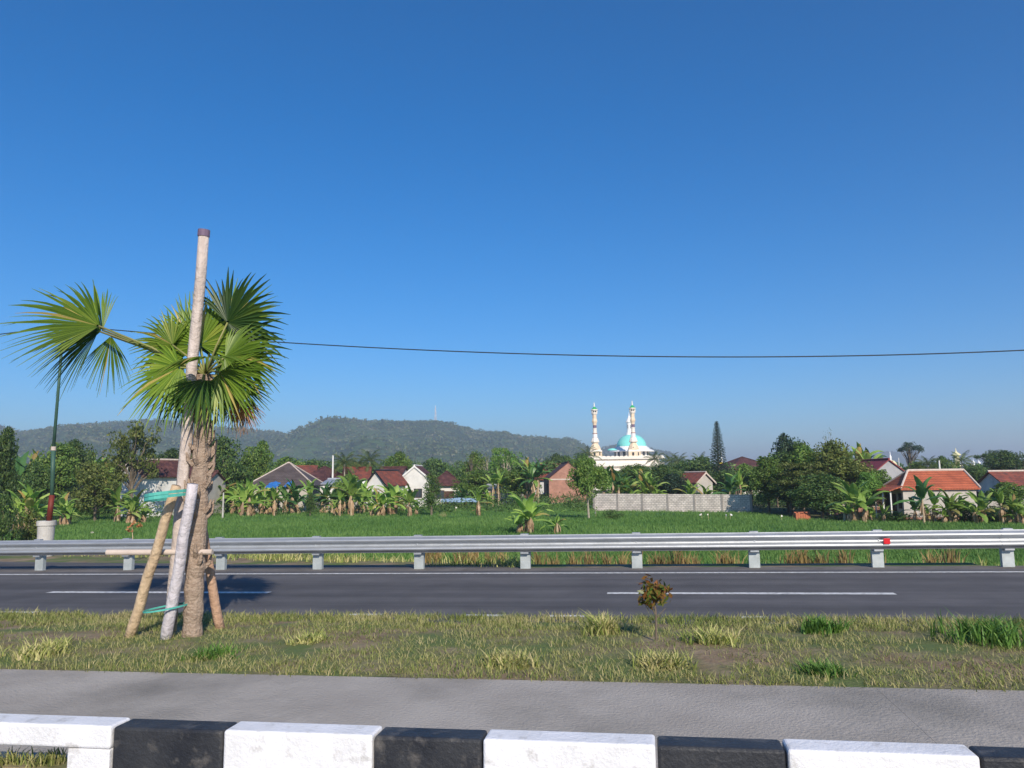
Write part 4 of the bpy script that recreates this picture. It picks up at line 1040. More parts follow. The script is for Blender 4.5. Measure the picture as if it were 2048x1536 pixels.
# drum, skirt, dome
dy = 18.0; dx = at(1263, 890, YM + dy).x - c0.x; sc = (YM + dy) / YM
def dz(row): return at(1263, row, YM + dy).z - PZ
rd = 29.5 * K * sc
b = MB(); b.lathe([(rd * 1.16, zr + .5), (rd * 1.16, dz(902))], 24, dx, dy); b.build('drum', m_mwhite, mq)
for k in range(16):
    a = 2 * PI * (k + .5) / 16
    T = lambda v, a=a: Vector((dx + math.cos(a) * (rd * 1.16 + v.y) - math.sin(a) * v.x, dy + math.sin(a) * (rd * 1.16 + v.y) + math.cos(a) * v.x, v.z))
    if math.sin(a) < .5:
        q = MB(); q.box(-.55, .55, -.08, .06, zr + 1.2, dz(904), T); q.build('window', m_glass, mq)
b = MB(); b.lathe([(rd * 1.5, dz(904)), (rd * 1.5, dz(902)), (rd * 1.25, dz(898.5)), (rd * 1.06, dz(894)), (rd*1.03, dz(893))], 32, dx, dy); b.build('skirt', m_purewhite, mq, False)
H_ = dz(869) - dz(894.5)
b = MB(); b.lathe([(rd * math.cos(t * PI / 30) ** .85 if t < 15 else .05, dz(894.5) + H_ * math.sin(t * PI / 30)) for t in range(16)], 40, dx, dy); b.build('dome', m_turq, mq, True)
# turret standing on the dome, white spire
tx = at(1258.8, 860, YM + dy).x - c0.x; ty = dy
b = MB(); _ = None; b.lathe([(1.7, dz(876)), (1.45, dz(869)), (1.05, dz(864)), (.98, dz(861)), (.98, dz(845))], 12, tx, ty); 
tu = b.build('turret', m_purewhite, mq)
b = MB(); b.lathe([(1.3, dz(845)), (1.35, dz(843.5)), (1.0, dz(840)), (.5, dz(835)), (.2, dz(831)), (.04, dz(824))], 12, tx, ty); b.build('spire', m_purewhite, tu)
for k in range(6):
    a = -PI/2 + k * PI / 3 + .3; q = MB(); T = lambda v, a=a: Vector((tx + math.cos(a) * (.92 + v.y) - math.sin(a) * v.x, ty + math.sin(a) * (.92 + v.y) + math.cos(a) * v.x, v.z)); q.box(-.11, .11, 0, .05, dz(857), dz(850), T); q.build('opening', m_dark, tu)
# small side dome in front left
b = MB(); b.lathe([(1.9, dz(903)), (1.7, dz(901)), (1.0, dz(899.5)), (.1, dz(898.6))], 16, mx(1228), 5); b.build('small_dome', m_turq, mq, True)
def minaret(px, rtop, rbase):
    g = rtop - 800.0
    x = mx(px); y = 1.5
    def z(row): return at(px, row + g * (912 - row) / 112, YM).z - PZ
    mi = None
    def L(name, prof, mat, par, n=8, sm=False):
        b = MB(); b.lathe([(r * K, z(rw)) for r, rw in prof], n, x, y, PI / 8); return b.build(name, mat, par, sm)
    b = MB(); b.box(x - 12 * K, x + 12 * K, y - 12 * K, y + 12 * K, zr + .5, z(903)); mi = b.build('minaret', m_cream, mq)
    b = MB(); b.lathe([(13.3 * K * 1.3, z(903.2)), (13.3 * K * 1.3, z(902)), (11 * K * 1.3, z(899))], 4, x, y, PI / 4); b.build('base_cornice', m_mwhite, mi)
    L('lower_shaft', [(12,900),(11,896),(9.2,891.5),(7.0,888),(5.8,885),(6,882)], m_cream, mi)
    L('collar', [(7.5,884.5),(8.6,883.5),(8.8,881),(7.8,880.5),(7,876.5),(5.4,874)], m_mwhite, mi)
    L('red_band', [(5.5,875.5),(5.5,873.8)], m_bandred, mi)
    L('white_shaft', [(4.9,874),(4.9,866)], m_purewhite, mi)
    L('red_band', [(5.2,866),(5.2,864.6)], m_bandred, mi)
    L('mid_shaft', [(4.1,865),(3.9,855)], m_mwhite, mi)
    L('ring', [(4.6,855.6),(4.6,854)], m_mwhite, mi)
    L('purple_band', [(3.8,854.5),(3.8,848)], m_band, mi)
    L('bulge', [(4.0,848),(4.2,845),(5.4,841),(5.6,839),(4.8,836),(4.2,834)], m_cream, mi)
    L('upper_shaft', [(4.2,835),(4.3,826)], m_cream, mi)
    L('gallery', [(4.4,827),(5.4,825.5),(6.2,823.5),(6.3,821.5),(5.6,821.4)], m_mwhite, mi)
    L('gallery_opening', [(4.9,821.6),(4.9,817.5)], m_dark, mi)
    L('gallery_head', [(5.4,818.5),(7.0,817),(7.2,815.4),(6.9,815)], m_mwhite, mi)
    L('cap', [(7.0,815.2),(5.2,813.5),(2.8,811.2),(1.4,809.5)], m_mgreen, mi)
    L('finial', [(1.3,810),(1.2,806),(.8,803),(.3,800)], m_mwhite, mi)
    for k in range(8):
        a = 2 * PI * k / 8; b = MB(); r_ = 5.6 * K; b.box(x + r_ * math.cos(a) - .1, x + r_ * math.cos(a) + .1, y + r_ * math.sin(a) - .1, y + r_ * math.sin(a) + .1, z(821.4), z(818.4)); b.build('pillar', m_mwhite, mi)
    for ox in (-3, 7.5):
        b = MB(); w2 = 2.0 if ox < 0 else 1.0; b.box(x + (ox - w2) * K, x + (ox + w2) * K, y - 12 * K - .06, y - 12 * K + .1, z(911), z(904.5)); b.build('window', m_dark, mi)
    b = MB(); b.box(x - 3.2 * K, x - .8 * K, y - 9.9 * K, y - 7 * K, z(899), z(894)); b.build('opening', m_dark, mi)
    return mi
minaret(1191.5, 803.5, 912); minaret(1268.5, 800, 912)
# other distant domes
def dome_building(name, lab, px, Y, r_, row_top, row_base, spire_row, mat, smat, base_mat=m_wwall, cat='building', extra=None):
    c = at(px, row_base, Y); z = lambda rw: at(px, rw, Y).z - PZ
    e = empty(name, (c.x, Y, PZ), 0, lab, cat); k = Y / F
    b = MB(); b.box(-r_ * 1.3 * k, r_ * 1.3 * k, -r_ * k, r_ * 1.6 * k, -.3, z(row_base)); b.build('wall', base_mat, e)
    for wx in (-.6, 0, .6): window(e, wx * r_ * k, z(row_base) - 1.2, .6, 1.0, depth=-r_ * k)
    b = MB(); hh = z(row_top) - z(row_base)
    b.lathe([(r_ * k * (math.cos(t * PI / 20) ** .8 if t < 10 else .12), z(row_base) + hh * math.sin(t * PI / 20)) for t in range(11)], 20, 0, 0); b.build('dome', mat, e, True)
    b = MB(); r2 = max(.14, 1.0 * k); b.lathe([(r2 * 1.6, z(row_top) - .3), (r2 * 1.2, z(row_top) + .2), (r2 * 1.4, z(row_top) + (z(spire_row) - z(row_top)) * .4), (r2 * .5, z(row_top) + (z(spire_row) - z(row_top)) * .6), (.03, z(spire_row))], 10); b.build('spire', smat, e, True)
    return e
dome_building('yellow_dome_hall', 'small prayer hall with bright yellow dome and white spire behind the norfolk pine', 1444, 160, 11, 925, 936, 903, m_yellow, m_purewhite)
dome_building('white_dome_hall', 'white spired pale yellow dome rising behind the grey gable house', 1782, 130, 12, 920, 934, 903, m_paleyellow, m_purewhite)
dome_building('distant_mosque', 'tiny distant white mosque with two thin spires on the right skyline', 1954, 300, 10, 932, 941, 927, m_paleyellow, m_purewhite)
def thin_minaret(lab, px, Y, r_, top, mat, group=None):
    c = at(px, top, Y); e = empty('minaret_tower', (c.x, Y, PZ), 0, lab, 'minaret', group); H = c.z - PZ; b = MB(); b.lathe([(r_*1.5, 0), (r_*1.3, H*.55), (r_*1.7, H*.57), (r_*1.6, H*.6), (r_, H*.62), (r_*.9, H*.82)], 10); b.build('shaft', mat, e)
    b = MB(); b.lathe([(r_*1.5, H*.82), (r_*1.4, H*.85), (r_*.6, H*.89), (r_*.2, H*.93), (.04, H)], 10); b.build('cap', mat, e, True)
thin_minaret('pale minaret tower standing behind the coconut palm on the right', 1911, 190, .75, 896, m_paleyellow)
thin_minaret('left thin spire beside the tiny distant mosque on the right skyline', 1946, 295, .5, 917, m_purewhite)
thin_minaret('right thin spire beside the tiny distant mosque on the right skyline', 1957, 296, .5, 918, m_purewhite)
# mast on the hill
c = at(871, 842, 1780); tz = at(871, 811, 1780).z; e = empty('radio_mast', (c.x, c.y, c.z - 6), 0, 'tall red and white lattice radio mast on the hill crest', 'mast'); Hm = tz - c.z + 6
b = MB(); red = MB(); nseg = 8
for i in range(nseg):
    z0, z1 = Hm * i / nseg, Hm * (i + 1) / nseg; w0, w1 = 2.0 * (1 - i / nseg) + .35, 2.0 * (1 - (i + 1) / nseg) + .35; tgt = b if i % 2 else red
    cs0 = [(w0, w0), (-w0, w0), (-w0, -w0), (w0, -w0)]; cs1 = [(w1, w1), (-w1, w1), (-w1, -w1), (w1, -w1)]
    for k in range(4):
        tgt.tube([(*cs0[k], z0), (*cs1[k], z1)], .28, 4); tgt.tube([(*cs0[k], z0), (*cs1[(k+1) % 4], z1)], .18, 4); tgt.tube([(*cs0[(k+1) % 4], z0), (*cs1[k], z1)], .18, 4)
b.build('white_section', m_purewhite, e); red.build('red_section', M('mast_red', (.75,.55,.52), (.7,.5,.48), 2), e)
dsh = MB()
for zz, aa in ((.6, 0), (.68, 2), (.76, 4)): dsh.tube([(math.cos(aa)*1.6, math.sin(aa)*1.6, Hm*zz), (math.cos(aa)*2.4, math.sin(aa)*2.4 , Hm*zz)], .9, 10)
dsh.build('dish', m_purewhite, e)

# ---------------------------------------------------------------- utility pole with its cable
PL = P_EDGE + 3.1
def pl(px, py, dp=0): s, z = at_p(px, py, PL + dp); return road(s, PL + dp, z)
top_ = pl(127, 652); red0 = pl(98, 1043); red1 = pl(104, 990); g0 = pl(92, 1062); g0.z = gz(g0.x, g0.y)
up_ = empty('utility_pole', g0, 0, 'slim leaning green utility pole with rusty red foot in a concrete base on the left', 'utility pole')
hb = red0.z - g0.z + .02; k = PL / F * 1.05
b = MB(); b.lathe([(15 * k, -.1), (15.5 * k, hb * .3), (16.5 * k, hb * .86), (18.5 * k, hb * .87), (18.5 * k, hb * .99), (17.5 * k, hb)], 24); b.build('concrete_base', m_cem, up_)
cc = red0 - g0; cc.z = hb - .01
b = MB(); b.tube([cc, red1 - g0], .068, 12); b.build('foot', m_redpaint, up_, True)
b = MB(); b.tube([red1 - g0 - Vector((0,0,.01)), pl(107, 895) - g0], .052, 12); b.tube([pl(107, 897) - g0, top_ - g0], [.04, .032], 12); b.build('shaft', m_greenpaint, up_, True)
b = MB(); q = pl(107, 897) - g0; b.tube([q - Vector((0,0,.05)), q + Vector((0,0,.05))], .062, 12); b.build('clamp', m_trim, up_)
b = MB(); q = top_ - g0; b.tube([q - Vector((.18,0,.04)), q + Vector((.18,0,-.04))], .02, 8); b.lathe([(.03,0),(.045,.03),(.03,.06),(.04,.09),(.015,.11)], 10, q.x, q.y); b.v[-50:] = [(x, y, z + q.z) for x, y, z in b.v[-50:]]; b.build('bracket', m_galv, up_)
cab = empty('overhead_cable', top_, 0, 'thin black overhead cable crossing the sky from the utility pole', 'cable')
pts = []
import bisect
cpx = [-500, -200, 0, 60, 127, 230, 540, 1000, 1450, 2048, 2600]; cpy = [745, 695, 668, 658, 651, 657.5, 683.5, 706.5, 714, 700, 668]
for px in range(-480, 2600, 20):
    # smooth interpolation through the sag
    i = min(max(bisect.bisect(cpx, px) - 1, 0), len(cpx) - 2)
    if px >= 127:                             # one catenary-like curve to the next pole
        X = np.array([127, 230, 540, 1000, 1450, 2048]); Yv = np.array([652, 658.5, 683.5, 706.5, 713.5, 700.5]); cf = np.polyfit(X, Yv, 3); py = float(np.polyval(cf, px))
    else: py = 652 + (127 - px) * .13
    pts.append(pl(px, py) - top_)
b = MB(); b.tube(pts, .013, 6); b.build('wire', m_wire, cab)
c2 = pts[-1] + top_; g2 = gz(c2.x, c2.y)
def wpole(lab, px, Y, top, r_=.14, mat=m_whitetrim, group='distant utility poles', arm=True):
    c = at(px, top, Y); e = empty('utility_pole', (c.x, Y, PZ), 0, lab, 'utility pole', group); b = MB(); b.tube([(0,0,-.2), (0,0,c.z - PZ)], [r_, r_ * .7], 8); b.build('shaft', mat, e)
    if arm: b = MB(); b.box(-.6, .6, -.05, .05, c.z - PZ - .5, c.z - PZ - .4); b.build('crossarm', mat, e)
wpole('white concrete utility pole among the red roofs left of centre', 666, 110, 911, .15, arm=False)
wpole('white concrete pole behind the ridge of the orange roof', 1878, 80, 921, .11, arm=False)
wpole('thin pale pole on the far right skyline left of the airy tree', 1797, 160, 916, .12, arm=False)
wpole('thin pale pole just right of the white spired dome', 1819, 150, 920, .12, arm=False)
wpole('thin pale post standing in the shade under the dark trees', 1657, 72, 970, .07, m_cem, arm=False)
wpole('pale stub post at the left end of the left banana row', 447, 84, 985, .10, m_cem, arm=False)

# ---------------------------------------------------------------- planting
BG = 'banana plants along the paddy'
# left banana row: (kind, px, foot row, top row, label)
for a in (
 ('ban4', 418, 1016, 952, 'banana clump beside the fan palm trunk, leftmost of the left hand row'),
 ('ban2', 462, 1021, 968, 'short banana clump right of the pale stub post'),
 ('ban3', 497, 1033, 957, 'wide light green banana clump in the front of the left row'),
 ('ban1', 478, 1030, 992, 'small banana plant low in front of the light green clump'),
 ('ban2', 522, 1014, 962, 'banana clump under the left corner of the blue tarpaulin'),
 ('ban5', 548, 1032, 973, 'slender yellowish banana plant below the blue tarpaulin'),
 ('ban2', 560, 1013, 974, 'banana clump directly below the smaller blue tarpaulin'),
 ('ban1', 574, 1013, 966, 'banana plant with pale trunk just right of the blue tarpaulins'),
 ('ban1', 601, 1012, 948, 'tall banana plant with orange trunk and upright leaves left of the dark shrub column'),
 ('ban2', 643, 1014, 955, 'banana pair between the dark shrub column and the low shed'),
 ('ban5', 679, 1033, 973, 'front banana clump of three trunks right of the dark shrub column'),
 ('ban1', 703, 1032, 938, 'tall yellow green banana plant below the bright white wall'),
 ('ban5', 716, 1029, 980, 'thin banana plant right of the tall yellow green one'),
 ('ban4', 755, 1033, 975, 'banana clump with heap of dry leaves in front of the cream gable house'),
 ('ban6', 790, 1030, 965, 'light green banana clump between the cream and the white gable houses'),
 ('ban1', 820, 1034, 965, 'banana plant with one yellow leaf in front of the white gable house'),
 ('banyoung', 833, 1030, 1000, 'young banana plant by the foot of the dark column tree'),
 ('ban2', 898, 1006, 977, 'banana pair in front of the low white walls right of the column tree'),
 ('ban5', 958, 1033, 977, 'banana plant standing alone in the paddy left of centre'),
 ('ban6', 1056, 1068, 983, 'largest banana clump nearest the guardrail in the middle of the paddy'),
 ('banyoung', 1115, 1069, 1020, 'small banana plant right of the largest clump in the paddy')):
    dark = a[0] in ('ban2',) and a[1] in (643, 898)
    put(a[0], 'banana_plant', a[1], ('y', a[2]), a[3], a[4], 'banana plant', BG)
for a in (
 ('ban3', 410, 97, 948, 'banana clump hard against the right side of the fan palm trunk', None),
 ('ban2', 440, 96, 955, 'banana pair below the large dark dense tree, left one', None),
 ('ban3', 480, 96, 960, 'banana clump below the large dark dense tree, right one', None),
 ('ban6', 535, 94, 962, 'banana clump under the grey brown hip roof, left one', None),
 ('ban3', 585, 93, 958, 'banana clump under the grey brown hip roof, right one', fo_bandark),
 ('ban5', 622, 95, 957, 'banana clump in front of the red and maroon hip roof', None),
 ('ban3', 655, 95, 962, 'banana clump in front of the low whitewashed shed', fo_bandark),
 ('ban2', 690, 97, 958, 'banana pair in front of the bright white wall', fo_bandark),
 ('ban3', 728, 94, 962, 'banana clump half covering the cream gable house', None),
 ('ban2', 778, 96, 968, 'banana pair in the gap right of the cream gable house', None),
 ('ban2', 806, 97, 975, 'low banana pair at the left corner of the white gable house', None),
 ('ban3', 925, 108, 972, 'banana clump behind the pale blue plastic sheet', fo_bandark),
 ('ban2', 975, 108, 978, 'banana pair before the long cream wall', None)):
    put(a[0], 'banana_plant', a[1], a[2], a[3], a[4], 'banana plant', 'banana plants behind the left row', mat=a[5])
for a in (
 ('ban3', 40, 96, 905, 'dark banana clump near the left edge below the dark tree', fo_bandark),
 ('bantall', 70, 100, 898, 'pale upright banana leaves left of the utility pole', None),
 ('ban3', 58, 62, 965, 'banana clump with yellow leaves at the left edge behind the utility pole', None),
 ('bantall', 187, 112, 902, 'upright banana leaf rising left of the sparse tree', None),
 ('bantall', 210, 114, 912, 'second upright banana plant left of the white farm house', None),
 ('ban4', 128, 72, 985, 'banana clump with dry trunks at the foot of the light green tree', None),
 ('ban4', 275, 74, 978, 'banana clump of mostly dry brown leaves in front of the white farm house', None),
 ('ban1', 240, 78, 965, 'pale banana plant before the wall of the white farm house', None),
 ('bantall', 997, 112, 935, 'yellow green banana plant in front of the mid field shrubs', None),
 ('bantall', 1053, 114, 912, 'tall banana plants left of the brick house, the left one', None),
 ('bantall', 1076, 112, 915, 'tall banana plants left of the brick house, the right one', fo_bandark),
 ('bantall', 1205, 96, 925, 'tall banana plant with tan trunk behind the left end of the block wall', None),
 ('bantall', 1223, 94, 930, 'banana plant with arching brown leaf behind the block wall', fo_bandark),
 ('ban3', 1250, 95, 948, 'light green banana clump behind the second panel of the block wall', None),
 ('bantall', 1280, 98, 932, 'upright banana plant behind the third panel of the block wall', None),
 ('ban3', 1300, 96, 950, 'yellowish banana clump behind the third pillar of the block wall', None),
 ('ban3', 1378, 94, 960, 'bright green banana clump behind the fourth panel of the block wall', None),
 ('ban2', 1408, 92, 965, 'low banana pair peeping over the fifth panel of the block wall', None),
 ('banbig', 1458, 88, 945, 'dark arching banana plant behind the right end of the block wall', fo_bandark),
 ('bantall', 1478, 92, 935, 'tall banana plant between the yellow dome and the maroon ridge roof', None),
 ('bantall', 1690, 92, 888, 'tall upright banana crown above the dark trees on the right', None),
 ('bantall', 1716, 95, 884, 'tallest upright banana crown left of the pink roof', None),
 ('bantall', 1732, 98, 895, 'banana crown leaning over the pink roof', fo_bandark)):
    put(a[0], 'banana_plant', a[1], a[2], a[3], a[4], 'banana plant', 'banana plants behind the field edge', mat=a[5])
for a in (
 ('ban6', 1713, 1045, 958, 'light green banana clump right of the white tree trunk', None),
 ('banyoung', 1742, 1044, 1015, 'tiny banana plant before the dark doorway of the annexe', None),
 ('ban1', 1769, 1046, 1003, 'dry banana trunk in front of the dark porch', None),
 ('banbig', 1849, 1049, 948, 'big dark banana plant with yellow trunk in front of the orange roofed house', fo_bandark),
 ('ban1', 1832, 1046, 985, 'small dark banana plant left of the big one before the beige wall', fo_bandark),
 ('ban5', 1870, 1047, 978, 'light green banana pair just right of the big dark one', None),
 ('ban4', 1901, 1048, 976, 'banana clump with dry trunk under the right half of the orange roof', None),
 ('ban2', 1925, 1046, 990, 'low banana pair by the right corner of the beige house', None),
 ('ban6', 1968, 1049, 980, 'banana clump right of the beige house with tan trunks', None),
 ('ban5', 2008, 1050, 972, 'banana clump in front of the long tiled roof', None),
 ('ban4', 2030, 1050, 988, 'rightmost banana clump with dry leaves at the edge of the picture', None)):
    put(a[0], 'banana_plant', a[1], ('y', a[2]), a[3], a[4], 'banana plant', 'banana plants on the right', mat=a[5])
TG = 'trees behind the paddy'
for a in (  # key, px, Y, top, width px, label, material
 ('round', 2, 66, 857, 62, 'dark round tree cut by the left edge of the picture', fo_dark),
 ('round2', 118, 92, 888, 78, 'bushy light green tree just right of the utility pole', fo_mid),
 ('round', 160, 106, 882, 66, 'dark rounded tree behind the bushy light green one', fo_dark),
 ('round3', 196, 80, 926, 100, 'low olive green tree left of the white farm house', fo_olive),
 ('open', 270, 83, 848, 96, 'sparse yellow leaved tree above the white farm house', fo_olive),
 ('round2', 75, 84, 925, 60, 'low dark green tree behind the utility pole foot', fo_dark),
 ('round3', 448, 100, 874, 98, 'large dark dense tree right of the fan palm', fo_dark),
 ('round', 515, 108, 884, 62, 'grey green tree right of the large dark one', fo_mid),
 ('round2', 400, 104, 905, 70, 'olive tree half hidden behind the fan palm', fo_olive),
 ('round', 350, 120, 900, 80, 'dark tree seen behind the palm stakes above the lean-to', fo_dark),
 ('round', 590, 150, 915, 80, 'flat topped dark tree above the grey brown hip roof', fo_mid),
 ('round3', 638, 150, 921, 76, 'dark tree above the red and maroon hip roof', fo_dark),
 ('round2', 697, 98, 950, 60, 'dark green bush tree in front of the bright white wall', fo_mid),
 ('round', 798, 134, 905, 56, 'bushy tree above the back house with maroon roof', fo_mid),
 ('column', 863, 0, 946, 34, 'tall narrow dark column tree standing in the paddy edge', fo_dark),
 ('column', 620, 0, 985, 20, 'dark narrow shrub column in the left banana row', fo_dark),
 ('twiggy', 943, 128, 898, 46, 'half bare grey tree above the shrubs in the middle', fo_mid),
 ('round2', 952, 130, 905, 50, 'dark tree behind the half bare grey one', fo_mid),
 ('twiggy', 975, 126, 908, 50, 'leafless grey tree next to the yellow branched tree', fo_olive),
 ('open2', 1012, 122, 897, 74, 'light green tree with yellow branches in the middle', fo_light),
 ('layered', 1001, 150, 896, 50, 'flat layered tree crown rising above the middle shrubs', fo_mid),
 ('round3', 945, 116, 942, 84, 'broad low tree behind the tin shed', fo_mid),
 ('round', 1028, 116, 936, 80, 'dense green tree left of the low brick wall', fo_mid),
 ('round', 1108, 170, 908, 46, 'small dark tree on the skyline above the brick house', fo_dark),
 ('round', 1135, 190, 912, 60, 'low skyline tree above the apex of the brick house', fo_mid),
 ('round2', 1165, 150, 908, 46, 'dark skyline tree left of the mosque wall', fo_dark),
 ('spread', 1178, 0, 916, 78, 'wide tree with pale forked trunk before the left end of the block wall', fo_mid),
 ('round', 1320, 104, 930, 90, 'rounded dark green tree below the right end of the mosque', fo_dark),
 ('round2', 1345, 98, 948, 60, 'blue green tree behind the fourth pillar of the block wall', fo_blue),
 ('round', 1385, 150, 915, 90, 'dark tree mass left of the norfolk pine', fo_dark),
 ('round3', 1440, 130, 943, 80, 'low dark tree at the foot of the norfolk pine', fo_dark),
 ('round3', 1262, 120, 930, 90, 'green tree in front of the mosque wall', fo_mid),
 ('round', 1500, 110, 928, 60, 'dark tree in front of the maroon ridge roof', fo_mid),
 ('round3', 1672, 84, 905, 90, 'green grove tree right of the tallest one', fo_mid),
 ('round2', 1760, 80, 940, 50, 'small green tree under the pink roof', fo_mid),
 ('round', 1550, 96, 915, 60, 'tree behind the grove with its top left of the round headed tree', fo_mid),
 ('round', 1578, 88, 869, 58, 'tall dark round headed tree rising above the dark grove', fo_blue),
 ('round2', 1598, 86, 885, 50, 'lighter green tree behind the round headed tree', fo_mid),
 ('layered', 1600, 76, 925, 130, 'layered tree with long drooping twigs over the brick pile', fo_olive),
 ('round2', 1532, 80, 914, 70, 'green tree at the right end of the block wall', fo_mid),
 ('round3', 1570, 82, 905, 90, 'dense dark grove tree behind the layered tree', fo_dark),
 ('round', 1622, 80, 893, 90, 'mid green grove tree left of the tallest grove tree', fo_mid),
 ('round3', 1656, 78, 884, 96, 'tallest olive green tree of the grove', fo_olive),
 ('round', 1705, 74, 915, 92, 'olive brown tree in front of the pink roofed house', fo_olive),
 ('round2', 1735, 70, 945, 56, 'loose yellow green tree right of the olive brown one', fo_light),
 ('round3', 1640, 70, 950, 110, 'low shady tree behind the orange brick pile', fo_dark),
 ('round', 1580, 76, 960, 90, 'lowest dark tree beside the end of the block wall', fo_dark),
 ('twiggy', 1655, 100, 858, 30, 'thin almost leafless treetop above the grove', fo_olive),
 ('umbrella', 1817, 150, 884, 52, 'airy umbrella shaped tree on the right skyline', fo_blue),
 ('round', 1880, 120, 913, 44, 'round dark tree behind the white pole above the orange roof', fo_dark),
 ('round3', 1840, 112, 925, 60, 'low green tree above the left end of the orange roof', fo_mid),
 ('umbrella', 1990, 130, 900, 86, 'wide airy tree on the right skyline', fo_dark),
 ('round', 2005, 124, 904, 66, 'dense dark tree below the wide airy one', fo_dark),
 ('open2', 2038, 120, 905, 60, 'dark open tree cut by the right edge of the picture', fo_dark),
 ('round3', 1945, 110, 935, 70, 'low dark tree in front of the tiny distant mosque', fo_dark),
 ('round2', 2015, 72, 965, 76, 'leafy dark tree in front of the long tiled roof', fo_mid),
 ('round', 1800, 118, 930, 60, 'low dark tree right of the white spired dome', fo_dark),
 ('bush', 225, 0, 990, 70, 'wide green bush in front of the olive tree on the left', fo_mid),
 ('bush2', 175, 0, 998, 60, 'low green bush left of the dry banana clump', fo_mid),
 ('bush', 10, 44, 990, 70, 'dark leafy bush at the left edge by the soil patch', fo_dark),
 ('bush2', 55, 48, 1016, 60, 'low scrubby bush left of the pole base', fo_olive),
 ('bush2', 988, 0, 993, 44, 'dark green bush beside the lone banana plant', fo_mid),
 ('bush', 1225, 0, 1019, 42, 'round bush in the paddy in front of the block wall', fo_dark),
 ('bush', 1690, 0, 1026, 70, 'low dark hedge bush in front of the garden wall', fo_dark),
 ('bush2', 1795, 0, 1022, 80, 'low green hedge bush under the porch', fo_mid),
 ('bush2', 1940, 0, 1006, 50, 'leafy bush between two banana clumps on the right', fo_mid),
 ('bush', 1880, 0, 1020, 80, 'low bush at the foot of the beige wall', fo_mid),
 ('bush2', 1990, 0, 1012, 60, 'bush between the last banana clumps on the right', fo_dark),
 ('bush', 600, 0, 985, 60, 'dark bush behind the banana row left of the dark shrub column', fo_dark),
 ('bush', 655, 0, 985, 70, 'dark bush behind the banana pair left of the low shed', fo_mid),
 ('bush2', 738, 0, 983, 50, 'dark bush behind the banana row under the cream house', fo_dark)):
    key, px, Y, top, wp, lab, mat = a
    foot = {863: 1032, 620: 1034, 1178: 1040, 225: 1030, 175: 1032, 988: 1011, 1225: 1040, 1690: 1043, 1795: 1044, 1940: 1046, 1880: 1045, 1990: 1047, 600: 1008, 655: 1008, 738: 1012}
    bush = key.startswith('bush'); tm = m_palebark if px in (1178, 1012, 975, 1655) else None
    put(key, 'bush' if bush else ('column_tree' if key == 'column' else 'broadleaf_tree'), px, ('y', foot[px]) if Y == 0 else Y, top, lab, 'bush' if bush else 'tree', 'bushes at the field edge' if bush else TG, wp, mat, tmat=tm)
put('pine', 'norfolk_pine', 1433, 130, 844, 'tall pointed norfolk pine right of the mosque', 'tree', wpx=40, mat=fo_blue)
for px, Y, top, lab, key in ((690, 118, 903, 'bushy coconut palm just right of the white utility pole', 'coco1'), (745, 124, 897, 'tallest coconut palm above the red roofs left of centre', 'coco2'), (722, 130, 912, 'low coconut palm between two taller palms above the red roofs', 'coco1'),
    (1176, 240, 890, 'coconut palm just left of the left minaret', 'coco2'), (1308, 230, 902, 'coconut palm right of the turquoise dome', 'coco1'), (1335, 210, 905, 'coconut palm right of the mosque wall', 'coco2'), (1358, 180, 906, 'spiky coconut palm against the sky between mosque and pine', 'coco1'),
    (1395, 170, 904, 'coconut palm standing clear left of the norfolk pine', 'coco2'), (1851, 110, 911, 'coconut palm left of the white pole above the orange roof', 'coco1'), (1916, 112, 901, 'pale coconut palm in front of the minaret tower', 'coco2')):
    put(key, 'coconut_palm', px, Y, top, lab, 'palm tree', 'coconut palms on the skyline')
# pale cut trunk and forked stem
q = on_field(1690, 1045); e = empty('tree_stump', q, 0, 'bare whitish tree trunk with lopped top in front of the garden wall', 'tree trunk')
b = MB(); b.tube([(0,0,-.1), (.03,0,.7), (-.06,0,1.45)], [.13,.11,.12], 10); b.tube([(-.02,0,1.2), (.22,.05,1.6)], [.06,.05], 8); b.build('trunk', m_palebark, e)
# dry tufts at the road edge under the rail
tl = 0
for i, px in enumerate((818, 834, 880, 910, 945, 978, 1053, 1088, 1128, 1165, 1205, 1238, 1275, 1315, 1330, 1355, 1378, 1400, 1462, 1490, 1610, 1640, 1660, 1685, 1735, 1810, 1940, 1985)):
    s, p = on_road(px, 1139); p = P_EDGE + 1.12 + .25 * ((i * 7) % 5) / 5; x = road(s, p, 0); x.z = gz(x.x, x.y)
    e = empty('dry_tuft', x, i, 'straw coloured dry grass tuft in the line along the far road edge under the guardrail', 'grass tuft', 'dry grass tufts under the guardrail')
    P = np.zeros((6, 3)); V, Ft = blades(P, 7, .34 if i % 3 else .44, .014, .5, 300 + i, spread=.06); link('blades', npmesh('blades', V, Ft), fo_drygrass, e)
# orange leaved weed behind the rail on the left
s, p = on_road(254, 1128); x = road(s, P_EDGE + 1.2, 0); x.z = gz(x.x, x.y); hh = at(258, 1042, x.y).z - x.z
e = empty('orange_weed', x, 0, 'tall thin weed with orange leaves behind the guardrail left of the palm', 'weed')
b = MB(); b.tube([(0,0,-.02), (.02,0,hh*.6), (-.03,0,hh)], [.012,.009,.004], 6); b.build('stem', m_bamboo, e)
V, Fq = leafcloud([(.06,0,hh*.95,.1), (-.04,0,hh*.82,.09), (.14,0,hh*.9,.06)], 16, .1, 5); link('leaves', npmesh('leaves', V, Fq), fo_fandry, e)

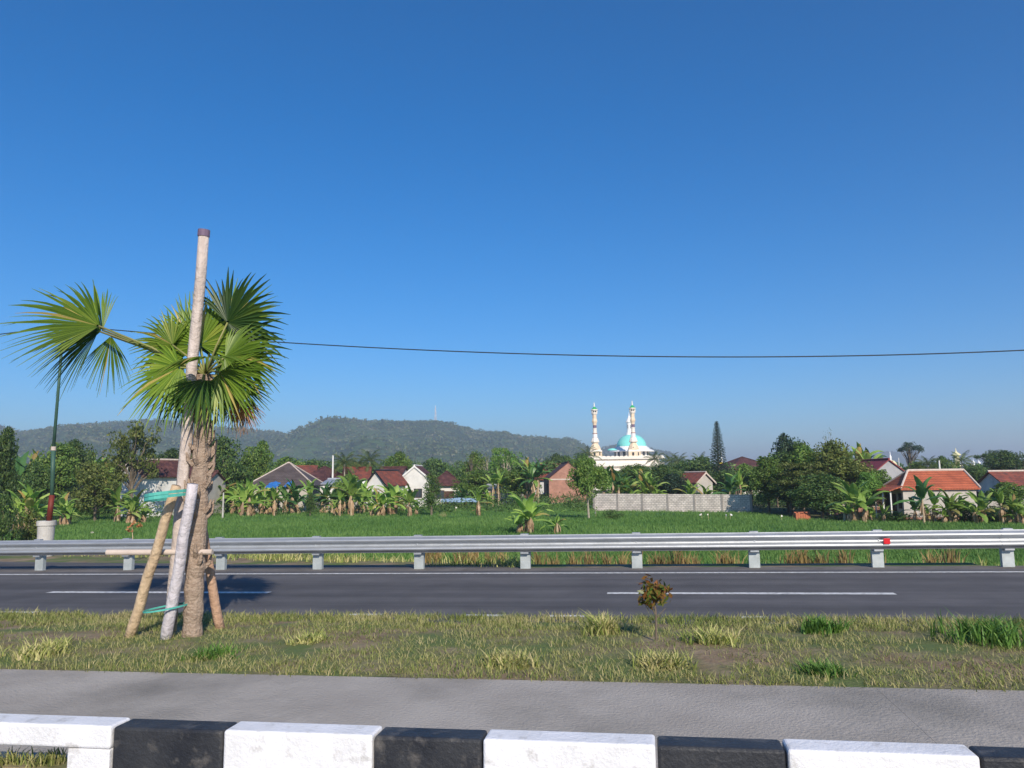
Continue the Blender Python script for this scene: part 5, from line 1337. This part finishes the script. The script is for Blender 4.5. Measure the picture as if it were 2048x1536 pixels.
# ---------------------------------------------------------------- far woodland that reads as one mass
r = np.random.default_rng(11); cl = []
prof_x = [-300, 0, 240, 420, 560, 700, 850, 1000, 1100, 1180, 1260, 1340, 1420, 1520, 1700, 1800, 1900, 2048, 2400]
prof_y = [905, 915, 915, 905, 912, 918, 915, 918, 916, 922, 935, 922, 925, 925, 915, 922, 925, 920, 915]
for Yb in (150, 175, 205, 250, 330):
    n_ = int(2700 / (26 * 150 / Yb) )
    for i in range(n_):
        px = -300 + 2700 * (i + r.uniform(0, 1)) / n_; row = np.interp(px, prof_x, prof_y) + r.uniform(-2, 14)
        Y = Yb + r.uniform(-10, 10)
        if Y < 295 and Y > 262 and 1165 < px < 1345: continue
        tp = at(px, row, Y); h_ = tp.z - PZ; w_ = r.uniform(3.5, 6.5)
        for k in range(7):
            a = r.uniform(0, 2 * PI); rr_ = r.uniform(0, w_ * .42); zz = PZ + h_ * r.uniform(.35, .88)
            cl.append((tp.x + rr_ * math.cos(a), Y + rr_ * math.sin(a), zz, w_ * r.uniform(.2, .32)))
V, Fq = leafcloud(cl, 46, .75, 12, .8, shell=.5)
tag(link('woodland', npmesh('woodland', V, Fq), fo_wood), 'continuous belt of dark tropical trees behind the village', 'woodland', kind='stuff')
# undergrowth under the trees behind the field
cl = []
for i in range(1500):
    px = r.uniform(-150, 2200); row = r.uniform(985, 1012)
    Y = r.uniform(88, 150) if 380 < px < 1540 else r.uniform(80, 130)
    if 1180 < px < 1510: Y = r.uniform(100, 140)
    x = at(px, 960, Y).x; h_ = r.uniform(.8, 2.3)
    cl.append((x, Y, PZ + h_ * .4, h_ * .8))
V, Fq = leafcloud(cl, 60, .3, 13, .8, shell=.4)
tag(link('undergrowth', npmesh('undergrowth', V, Fq), fo_wood), 'green undergrowth between the trees and houses behind the paddy', 'undergrowth', kind='stuff')

# ---------------------------------------------------------------- haze
mh = bpy.data.materials.new('haze'); mh.use_nodes = True; t = mh.node_tree
t.nodes.remove(t.nodes['Principled BSDF']); pv = N(t, 'ShaderNodeVolumePrincipled'); pv.inputs['Density'].default_value = HAZE = .00040
pv.inputs['Color'].default_value = (.86, .89, .98, 1); pv.inputs['Anisotropy'].default_value = .3
t.links.new(pv.outputs[0], t.nodes['Material Output'].inputs['Volume'])
b = MB(); b.box(-7600, 7600, -1500, 6800, -40, 184); hz = b.build('haze', mh); tag(hz, kind='stuff')
